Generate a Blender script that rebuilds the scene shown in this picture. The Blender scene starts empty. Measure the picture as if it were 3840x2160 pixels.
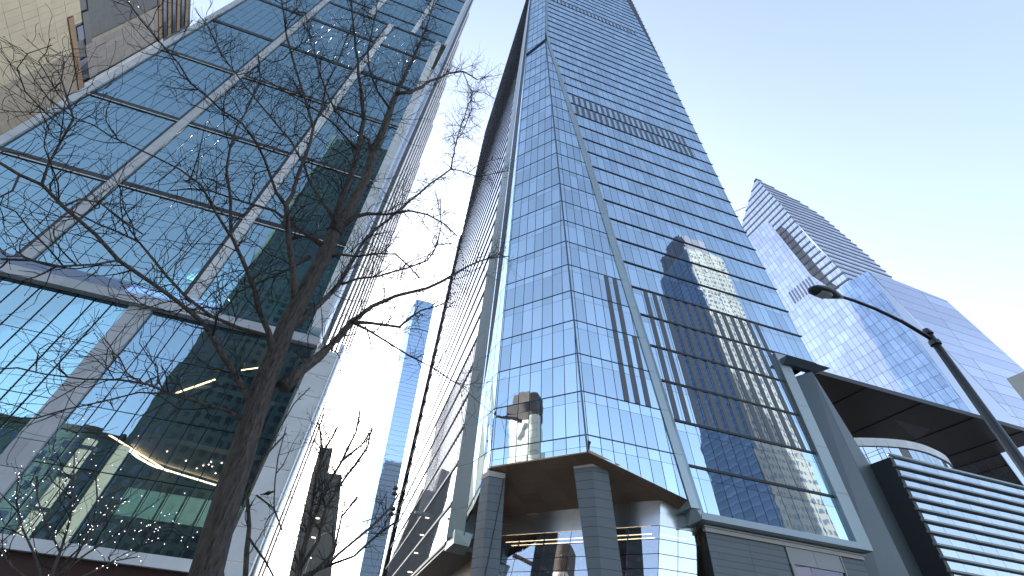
import bpy, math, random
from mathutils import Vector, Matrix, noise
rnd = random.Random(7)
sc = bpy.context.scene
H = 1.7                                   # eye height; all coordinates below are relative to the eye, ground at z = -1.7

# ------------------------------------------------------------------ camera
FPX, YAW, PIT, ROL = 1631.26, math.radians(14.8385), math.radians(42.3765), math.radians(5.487)
cy, sy, cp, sp = math.cos(YAW), math.sin(YAW), math.cos(PIT), math.sin(PIT)
FWD = Vector((sy*cp, cy*cp, sp)); RT0 = Vector((cy, -sy, 0)); UP0 = RT0.cross(FWD)
RT = RT0*math.cos(ROL) + UP0*math.sin(ROL); UP = -RT0*math.sin(ROL) + UP0*math.cos(ROL)
cam = bpy.data.cameras.new('camera'); camo = bpy.data.objects.new('camera', cam)
sc.collection.objects.link(camo); sc.camera = camo
cam.sensor_width = 36; cam.lens = FPX/3840*36; cam.clip_start = .05; cam.clip_end = 8000
camo.matrix_world = Matrix(((RT.x, UP.x, -FWD.x, 0), (RT.y, UP.y, -FWD.y, 0), (RT.z, UP.z, -FWD.z, H), (0, 0, 0, 1)))
# ------------------------------------------------------------------ sky, sun, exposure
SUN_AZ, SUN_EL = math.radians(7.0), math.radians(26.0)
w = bpy.data.worlds.new('World'); sc.world = w; w.use_nodes = True
nt = w.node_tree; bg = nt.nodes['Background']
sky = nt.nodes.new('ShaderNodeTexSky'); sky.sky_type = 'NISHITA'; sky.sun_disc = False
sky.sun_elevation = SUN_EL; sky.sun_rotation = SUN_AZ
sky.air_density = 1.0; sky.dust_density = 1.2; sky.ozone_density = 1.1; sky.altitude = 0
hz = nt.nodes.new('ShaderNodeHueSaturation'); hz.inputs['Saturation'].default_value = .77          # hazy winter air
nt.links.new(sky.outputs[0], hz.inputs['Color']); nt.links.new(hz.outputs[0], bg.inputs[0]); bg.inputs[1].default_value = 0.15
sl = bpy.data.lights.new('sun', 'SUN'); sl.energy = 4.2; sl.angle = math.radians(.53); sl.color = (1, .93, .82)
so = bpy.data.objects.new('sun', sl); sc.collection.objects.link(so)
sd = Vector((math.sin(SUN_AZ)*math.cos(SUN_EL), math.cos(SUN_AZ)*math.cos(SUN_EL), math.sin(SUN_EL)))
so.rotation_euler = sd.to_track_quat('Z', 'Y').to_euler(); so.location = (0, 0, 400)
sc.view_settings.view_transform = 'Standard'; sc.view_settings.look = 'None'
sc.view_settings.gamma = 1; sc.view_settings.exposure = 1.70; sc.view_settings.use_curve_mapping = False
sc.render.engine = 'CYCLES'; sc.cycles.max_bounces = 10; sc.cycles.glossy_bounces = 5; sc.cycles.transparent_max_bounces = 12
sc.cycles.sample_clamp_indirect = 6

# ------------------------------------------------------------------ materials
MATS = {}
def pmat(name, col, rough=.6, metal=0., var=.0, vscale=1., bump=0., bscale=5., spec=.5, emit=None, es=0., col2=None, coat=0., stretch=None):
    m = bpy.data.materials.new(name); m.use_nodes = True; n = m.node_tree; b = n.nodes['Principled BSDF']
    b.inputs['Base Color'].default_value = (*col, 1); b.inputs['Roughness'].default_value = rough
    b.inputs['Metallic'].default_value = metal; b.inputs['Specular IOR Level'].default_value = spec
    if coat: b.inputs['Coat Weight'].default_value = coat; b.inputs['Coat Roughness'].default_value = .05
    if emit: b.inputs['Emission Color'].default_value = (*emit, 1); b.inputs['Emission Strength'].default_value = es
    tc = n.nodes.new('ShaderNodeTexCoord'); mp = n.nodes.new('ShaderNodeMapping'); n.links.new(tc.outputs['Object'], mp.inputs[0])
    if stretch: mp.inputs['Scale'].default_value = stretch
    if var:
        t = n.nodes.new('ShaderNodeTexNoise'); t.inputs['Scale'].default_value = vscale; t.inputs['Detail'].default_value = 6
        n.links.new(mp.outputs[0], t.inputs['Vector'])
        oi = n.nodes.new('ShaderNodeObjectInfo'); ge = n.nodes.new('ShaderNodeNewGeometry')
        ad = n.nodes.new('ShaderNodeMath'); ad.operation = 'ADD'; n.links.new(oi.outputs['Random'], ad.inputs[0]); n.links.new(ge.outputs['Random Per Island'], ad.inputs[1])
        ad2 = n.nodes.new('ShaderNodeMath'); ad2.operation = 'MULTIPLY_ADD'; ad2.inputs[1].default_value = .32
        n.links.new(ad.outputs[0], ad2.inputs[0]); n.links.new(t.outputs['Fac'], ad2.inputs[2])
        r = n.nodes.new('ShaderNodeMapRange'); r.inputs['From Min'].default_value = .35; r.inputs['From Max'].default_value = 1.3
        n.links.new(ad2.outputs[0], r.inputs['Value'])
        mx = n.nodes.new('ShaderNodeMix'); mx.data_type = 'RGBA'
        c2 = col2 or tuple(c*(1+var) for c in col)
        mx.inputs[6].default_value = (*[c*(1-var) for c in col], 1); mx.inputs[7].default_value = (*c2, 1)
        n.links.new(r.outputs[0], mx.inputs[0]); n.links.new(mx.outputs[2], b.inputs['Base Color'])
    if bump:
        t2 = n.nodes.new('ShaderNodeTexNoise'); t2.inputs['Scale'].default_value = bscale; t2.inputs['Detail'].default_value = 3
        n.links.new(mp.outputs[0], t2.inputs['Vector'])
        bp = n.nodes.new('ShaderNodeBump'); bp.inputs['Strength'].default_value = 1; bp.inputs['Distance'].default_value = bump
        n.links.new(t2.outputs['Fac'], bp.inputs['Height']); n.links.new(bp.outputs[0], b.inputs['Normal'])
    MATS[name] = m; return m
def glassmat(name, refl, trans, fac, rough=.01, bump=.006, bscale=.35):
    """coated architectural glass: a mirror coating over a tinted clear pane; the coating share grows towards grazing by Fresnel"""
    m = bpy.data.materials.new(name); m.use_nodes = True; n = m.node_tree; n.nodes.remove(n.nodes['Principled BSDF'])
    out = n.nodes['Material Output']; g = n.nodes.new('ShaderNodeBsdfGlossy'); g.inputs['Color'].default_value = (*refl, 1); g.inputs['Roughness'].default_value = rough
    t = n.nodes.new('ShaderNodeBsdfTransparent'); t.inputs['Color'].default_value = (*trans, 1)
    fr = n.nodes.new('ShaderNodeFresnel'); fr.inputs['IOR'].default_value = 1.5
    mr = n.nodes.new('ShaderNodeMapRange'); mr.inputs['From Min'].default_value = .04; mr.inputs['To Min'].default_value = fac; mr.inputs['To Max'].default_value = 1
    mix = n.nodes.new('ShaderNodeMixShader'); n.links.new(fr.outputs[0], mr.inputs[0]); n.links.new(mr.outputs[0], mix.inputs[0])
    n.links.new(t.outputs[0], mix.inputs[1]); n.links.new(g.outputs[0], mix.inputs[2]); n.links.new(mix.outputs[0], out.inputs[0])
    tc = n.nodes.new('ShaderNodeTexCoord'); t2 = n.nodes.new('ShaderNodeTexNoise'); t2.inputs['Scale'].default_value = bscale; t2.inputs['Detail'].default_value = 1.5
    n.links.new(tc.outputs['Object'], t2.inputs['Vector']); bp = n.nodes.new('ShaderNodeBump'); bp.inputs['Strength'].default_value = 1; bp.inputs['Distance'].default_value = bump
    n.links.new(t2.outputs['Fac'], bp.inputs['Height']); n.links.new(bp.outputs[0], g.inputs['Normal'])
    MATS[name] = m; return m
def mirror(name, refl, under, fac, rough=.015, bump=.012, bscale=.3, var=.08):
    """opaque coated curtain-wall glass: dark interior seen dimly under a mirror coating"""
    m = bpy.data.materials.new(name); m.use_nodes = True; n = m.node_tree; b = n.nodes['Principled BSDF']
    out = n.nodes['Material Output']
    b.inputs['Base Color'].default_value = (*under, 1); b.inputs['Roughness'].default_value = .25; b.inputs['Specular IOR Level'].default_value = 0
    g = n.nodes.new('ShaderNodeBsdfGlossy'); g.inputs['Roughness'].default_value = rough
    oi = n.nodes.new('ShaderNodeObjectInfo'); ge = n.nodes.new('ShaderNodeNewGeometry')
    ad = n.nodes.new('ShaderNodeMath'); ad.operation = 'ADD'; n.links.new(oi.outputs['Random'], ad.inputs[0]); n.links.new(ge.outputs['Random Per Island'], ad.inputs[1])
    fr2 = n.nodes.new('ShaderNodeMath'); fr2.operation = 'FRACT'; n.links.new(ad.outputs[0], fr2.inputs[0])
    mx = n.nodes.new('ShaderNodeMix'); mx.data_type = 'RGBA'; n.links.new(fr2.outputs[0], mx.inputs[0])
    mx.inputs[6].default_value = (*[c*(1-var) for c in refl], 1); mx.inputs[7].default_value = (*[min(1, c*(1+var)) for c in refl], 1)
    n.links.new(mx.outputs[2], g.inputs['Color'])
    fr = n.nodes.new('ShaderNodeFresnel'); fr.inputs['IOR'].default_value = 1.5
    mr = n.nodes.new('ShaderNodeMapRange'); mr.inputs['From Min'].default_value = .04; mr.inputs['To Min'].default_value = fac; mr.inputs['To Max'].default_value = 1
    mix = n.nodes.new('ShaderNodeMixShader'); n.links.new(fr.outputs[0], mr.inputs[0]); n.links.new(mr.outputs[0], mix.inputs[0])
    n.links.new(b.outputs[0], mix.inputs[1]); n.links.new(g.outputs[0], mix.inputs[2]); n.links.new(mix.outputs[0], out.inputs[0])
    tc = n.nodes.new('ShaderNodeTexCoord'); t2 = n.nodes.new('ShaderNodeTexNoise'); t2.inputs['Scale'].default_value = bscale; t2.inputs['Detail'].default_value = 2
    n.links.new(tc.outputs['Object'], t2.inputs['Vector']); bp = n.nodes.new('ShaderNodeBump'); bp.inputs['Strength'].default_value = 1; bp.inputs['Distance'].default_value = bump
    n.links.new(t2.outputs['Fac'], bp.inputs['Height']); n.links.new(bp.outputs[0], g.inputs['Normal'])
    MATS[name] = m; return m

mirror('glass_tower', (.60, .76, .88), (.03, .06, .10), .80, bump=.009, var=.13)
mirror('glass_side', (.80, .86, .95), (.05, .07, .09), .86, bump=.0006, var=.05)
mirror('glass_right', (.68, .70, .82), (.16, .18, .24), .74, bump=.008, var=.12)
mirror('glass_crown', (.74, .77, .84), (.10, .13, .18), .70, bump=.01)
mirror('glass_far', (.54, .68, .86), (.15, .26, .42), .55, bump=.01)
mirror('glass_shop', (.54, .61, .68), (.05, .07, .09), .70, bump=.02, bscale=.5)
mirror('glass_spandrel', (.50, .64, .80), (.03, .05, .08), .75)
glassmat('glass_left', (.46, .68, .76), (.72, .87, .86), .46)
glassmat('glass_left_low', (.44, .62, .76), (.88, .92, .88), .30)
glassmat('glass_lobby', (.86, .92, 1.0), (.88, .90, .92), .46, bump=.004)
glassmat('glass_rail', (.75, .85, 1.0), (.90, .94, .97), .15)
pmat('mullion', (.012, .016, .022), .35, .6)
pmat('mullion_blue', (.035, .055, .10), .4, .3)
pmat('mullion_grey', (.16, .18, .21), .4, .6)
pmat('fin_dark', (.018, .020, .026), .42, .3)
pmat('spandrel_dark', (.022, .024, .028), .5, .2)
pmat('stone_grey', (.52, .52, .54), .55, 0, .26, .5, .004, 6.)
pmat('stone_light', (.70, .70, .71), .5, 0, .18, .5, .003, 6.)
pmat('fin_shade_grey', (.20, .21, .225), .5, .2, .1, .2)
pmat('corner_metal', (.78, .80, .82), .3, .8, .08, .1)
pmat('white_metal', (.72, .73, .75), .32, .55, .06, .2)
pmat('frame_metal', (.34, .40, .42), .38, .55, .08, .15, .002, 2.)
pmat('frame_dark', (.15, .19, .22), .35, .6, .08, .2)
pmat('mullion_soft', (.24, .28, .36), .5, .2)
pmat('crown_metal', (.27, .28, .34), .5, .3)
pmat('blade_metal', (.24, .26, .28), .45, .3, .15, .6)
pmat('louver_metal', (.11, .12, .135), .5, .3)
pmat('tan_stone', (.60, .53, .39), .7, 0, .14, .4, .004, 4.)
pmat('shade_tone_stone', (.40, .35, .275), .7, 0, .18, .5, .004, 4.)  # darker copy of the tan stone: shade on the wall put into the colour
pmat('grey_block', (.34, .31, .29), .7, 0, .2, .5, .004, 4.)
pmat('brown_slate', (.30, .19, .10), .6, 0, .2, 1.)
pmat('dark_rubble', (.05, .055, .05), .35, .2, .5, 1.2, .02, 2.)
pmat('soffit', (.33, .21, .135), .38, .3, .25, .4)
pmat('soffit_black', (.022, .021, .022), .3, .3, .2, .1)
pmat('column_stone', (.145, .165, .185), .6, 0, .12, .7, .004, 8.)
pmat('wall_stone', (.15, .17, .19), .6, 0, .12, .7, .004, 8.)
pmat('cap_stone', (.46, .43, .40), .55, 0, .08, 1.)
pmat('brushed_steel', (.55, .56, .57), .24, .9, .05, .5, .002, 3.)
pmat('panel_grey', (.30, .30, .31), .45, .2, .05, .5)
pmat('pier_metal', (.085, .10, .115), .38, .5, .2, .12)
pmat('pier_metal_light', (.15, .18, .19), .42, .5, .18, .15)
pmat('charcoal', (.028, .030, .036), .45, .2, .15, .2)
pmat('concrete', (.36, .36, .35), .8, 0, .12, .3)
pmat('core', (.02, .025, .03), .8)
pmat('interior', (.11, .14, .145), .8)
pmat('ceiling', (.20, .22, .23), .8)
pmat('warm_ceiling', (.36, .26, .17), .6)
pmat('curtain_red', (.16, .05, .03), .6, 0, .3, .5)
pmat('asphalt', (.05, .05, .052), .9, 0, .2, .5, .01, 20.)
pmat('paving', (.30, .29, .28), .85, 0, .12, .6)
pmat('bark', (.055, .042, .036), .9, 0, .68, 24., .08, 24., stretch=(1, 1, .3), col2=(.17, .14, .12))
pmat('twig', (.026, .020, .019), .9, 0, .3, 9.)
pmat('leaf', (.10, .085, .045), .8, 0, .3, 20.)
pmat('lamp_metal', (.07, .075, .08), .4, .6, .1, 3.)
pmat('lamp_grey', (.30, .31, .32), .45, .5)
pmat('lens', (.55, .56, .52), .3)
pmat('black', (.01, .01, .012), .5)
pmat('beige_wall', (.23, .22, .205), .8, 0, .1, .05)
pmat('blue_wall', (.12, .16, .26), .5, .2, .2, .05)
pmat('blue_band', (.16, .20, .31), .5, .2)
pmat('ridge_wall', (.12, .115, .15), .8)
pmat('dark_wall', (.075, .075, .07), .7, 0, .3, .08)
pmat('green_wall', (.085, .135, .13), .6, 0, .3, .1)
pmat('window_dark', (.03, .05, .09), .12, .3)
pmat('window_pale', (.07, .09, .13), .2, .2)
pmat('white_wall', (.80, .74, .64), .8, 0, .08, .1)
pmat('rust', (.12, .035, .04), .6, 0, .2, 1.)
pmat('bridge_blue', (.05, .06, .12), .5)
pmat('scaffold', (.10, .07, .06), .8, 0, .4, .4)
pmat('red_shop', (.05, .016, .013), .5, 0, .3, 1.)
pmat('bird_feather', (.012, .011, .012), .6)
def emat(name, col, s): return pmat(name, (.8, .8, .8), .5, emit=col, es=s)
emat('light_white', (1, .97, .95), 5.)
emat('light_warm', (1, .72, .42), 2.2)
emat('light_cove', (1, .88, .68), 2.)
emat('light_strong', (1, .97, .95), 26.)
emat('light_pink', (1, .70, .64), 18.)
emat('light_cool', (.50, 1., .95), 1.3)
emat('fairy', (.86, .86, 1.), 2.6)
emat('green_panel', (.25, .62, .52), .14)
emat('lit_column', (.92, 1., .84), .26)

# ------------------------------------------------------------------ builders
COL = sc.collection
def tag(o, label, cat, group=None, kind=None):
    if label: o['label'] = label
    if cat: o['category'] = cat
    if group: o['group'] = group
    if kind: o['kind'] = kind
    return o
def empty(name, loc, label, cat, group=None):
    o = bpy.data.objects.new(name, None); COL.objects.link(o); o.location = (loc[0], loc[1], loc[2]+H)
    o.empty_display_size = .5
    return tag(o, label, cat, group)
def obj(name, vf, mat, parent=None, kind=None, smooth=False):
    vs, fs = vf
    me = bpy.data.meshes.new(name); me.from_pydata([(v[0], v[1], v[2]+H) for v in vs], [], fs); me.update()
    if isinstance(mat, str): mat = MATS[mat]
    me.materials.append(mat)
    if smooth:
        for p in me.polygons: p.use_smooth = True
    o = bpy.data.objects.new(name, me); COL.objects.link(o)
    if parent is not None:
        o.parent = parent; o.matrix_parent_inverse = PINV(parent)
    if kind: o['kind'] = kind
    return o
def PINV(p):
    return Matrix.Translation(p.location).inverted() if p.type == 'EMPTY' else Matrix.Identity(4)
def join(lst):
    V, F = [], []
    for v, f in lst:
        k = len(V); V += list(v); F += [tuple(i+k for i in q) for q in f]
    return V, F
def box(x0, x1, y0, y1, z0, z1):
    v = [(x, y, z) for z in (z0, z1) for y in (y0, y1) for x in (x0, x1)]
    return v, [(0, 2, 3, 1), (4, 5, 7, 6), (0, 1, 5, 4), (2, 6, 7, 3), (0, 4, 6, 2), (1, 3, 7, 5)]
def loft(secs, cap=True):
    n = len(secs[0]); V = [p for s in secs for p in s]; F = []
    for i in range(len(secs)-1):
        for j in range(n):
            a = i*n+j; b = i*n+(j+1) % n; F.append((a, b, b+n, a+n))
    if cap: F.append(tuple(reversed(range(n)))); F.append(tuple(range((len(secs)-1)*n, len(secs)*n)))
    return V, F
def prism(poly, d):
    """polygon (3-D points) pushed along vector d"""
    n = len(poly); d = Vector(d); V = [tuple(p) for p in poly] + [tuple(Vector(p)+d) for p in poly]
    return V, [tuple(range(n)), tuple(range(2*n-1, n-1, -1))] + [(i, i+n, (i+1) % n+n, (i+1) % n) for i in range(n)]
def bar(a, b, wd, dp, up=(0, 0, 1)):
    a, b = Vector(a), Vector(b); t = (b-a).normalized(); u = Vector(up)
    s = t.cross(u)
    if s.length < 1e-4: s = t.cross(Vector((1, 0, 0)))
    s.normalize(); q = s.cross(t)
    f = lambda p: [tuple(p+s*wd/2*i+q*dp/2*j) for i, j in ((-1, -1), (1, -1), (1, 1), (-1, 1))]
    return loft([f(a), f(b)])
def tube(pts, sides=6, wob=0.):
    """pts: (x,y,z,r)"""
    secs = []; P = [Vector(p[:3]) for p in pts]
    for i, p in enumerate(P):
        t = (P[min(i+1, len(P)-1)]-P[max(i-1, 0)]).normalized()
        s = t.cross(Vector((.31, .17, .93)));
        if s.length < 1e-3: s = t.cross(Vector((1, 0, 0)))
        s.normalize(); q = t.cross(s); r = pts[i][3]
        secs.append([tuple(p+(s*math.cos(a)+q*math.sin(a))*r*(1+wob*noise.noise(p*5+Vector((a, a*2, 0))))) for a in [2*math.pi*k/sides for k in range(sides)]])
    return loft(secs)
def cyl(c, r, h, n=12, r2=None):
    r2 = r if r2 is None else r2
    return loft([[(c[0]+r*math.cos(2*math.pi*k/n), c[1]+r*math.sin(2*math.pi*k/n), c[2]) for k in range(n)],
                 [(c[0]+r2*math.cos(2*math.pi*k/n), c[1]+r2*math.sin(2*math.pi*k/n), c[2]+h) for k in range(n)]])
def octa(c, r):
    x, y, z = c
    return [(x+r, y, z), (x-r, y, z), (x, y+r, z), (x, y-r, z), (x, y, z+r), (x, y, z-r)], [(0, 2, 4), (2, 1, 4), (1, 3, 4), (3, 0, 4), (2, 0, 5), (1, 2, 5), (3, 1, 5), (0, 3, 5)]
def clip(poly, s0, s1, t0, t1):
    for ax, val, sg in ((0, s0, 1), (0, s1, -1), (1, t0, 1), (1, t1, -1)):
        out = []
        for i, p in enumerate(poly):
            q = poly[(i+1) % len(poly)]; dp = (p[ax]-val)*sg; dq = (q[ax]-val)*sg
            if dp >= 0: out.append(p)
            if dp*dq < 0:
                k = dp/(dp-dq); out.append((p[0]+(q[0]-p[0])*k, p[1]+(q[1]-p[1])*k))
        poly = out
        if len(poly) < 3: return []
    o = []
    for p in poly:
        if not o or abs(p[0]-o[-1][0])+abs(p[1]-o[-1][1]) > 1e-3: o.append(p)
    if len(o) > 1 and abs(o[0][0]-o[-1][0])+abs(o[0][1]-o[-1][1]) < 1e-3: o.pop()
    return o if len(o) > 2 else []
def pxarea(P):
    a = []
    for p in P:
        p = Vector(p); wv = p.dot(FWD)
        if wv < .1: return 0
        a.append((p.dot(RT)/wv*FPX, p.dot(UP)/wv*FPX))
    if all(abs(x) > 1950 for x, y in a) or all(abs(y) > 1100 for x, y in a): return 0
    return abs(sum(a[i][0]*a[(i+1) % len(a)][1]-a[(i+1) % len(a)][0]*a[i][1] for i in range(len(a))))/2
class Facet:
    """plane: point(s,t) = o + s*u + t*v ; n = outward normal"""
    def __init__(s, o, u, v, n): s.o, s.u, s.v, s.n = Vector(o), Vector(u), Vector(v), Vector(n).normalized()
    def p(s, a, b, d=0.): return s.o+s.u*a+s.v*b+s.n*d
def grid_panes(F, poly, us, vs, gap, store, key, shear=0., tilt=.0032, thick=.05, d=0., gapv=None):
    gapv = gap if gapv is None else gapv
    sp_ = [(a-shear*b, b) for a, b in poly]
    for j in range(len(vs)-1):
        for i in range(len(us)-1):
            c = clip(sp_, us[i]+gap/2, us[i+1]-gap/2, vs[j]+gapv/2, vs[j+1]-gapv/2)
            if not c: continue
            A = abs(sum(c[k][0]*c[(k+1) % len(c)][1]-c[(k+1) % len(c)][0]*c[k][1] for k in range(len(c))))/2
            if A < .02: continue
            sc_ = sum(q[0] for q in c)/len(c); tc_ = sum(q[1] for q in c)/len(c); ta, tb = rnd.gauss(0, tilt), rnd.gauss(0, tilt)
            fr = [F.p(a+shear*b, b, d+(a-sc_)*ta+(b-tc_)*tb) for a, b in c]
            store.append((pxarea(fr), key, [tuple(q) for q in fr], tuple(-F.n*thick)))
def emit_panes(store, parent, name, mats, limit=290):
    """the largest panes in view become parts of their own, the others one joined part"""
    store.sort(key=lambda q: -q[0]); rest = {}
    for i, (a, k, fr, d) in enumerate(store):
        if i < limit and a > 60: obj(name, prism(fr, d), mats[k], parent)
        else: rest.setdefault(k, []).append(prism(fr, d))
    for k, l in rest.items(): obj('far_'+name+'s', join(l), mats[k], parent, kind='stuff')
def backing(F, poly, mat, parent, name='backing', d=-.14):
    return obj(name, prism([tuple(F.p(a, b, d)) for a, b in poly], -F.n*.12), mat, parent)
def frange(a, b, st):
    o = []; x = a
    while x < b-1e-6: o.append(x); x += st
    return o+[b]
TRUNK=[(-1.03, 5.94, 0.01, 0.162), (-1.23, 5.88, 0.44, 0.16), (-1.31, 5.86, 0.61, 0.155), (-1.39, 5.84, 1.01, 0.145), (-1.46, 5.82, 1.45, 0.141), (-1.56, 5.79, 2.13, 0.135), (-1.65, 5.77, 2.78, 0.129), (-1.71, 5.75, 3.5, 0.123), (-1.71, 5.75, 4.14, 0.116), (-1.71, 5.75, 4.74, 0.11), (-1.74, 5.75, 5.55, 0.098)]
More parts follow.
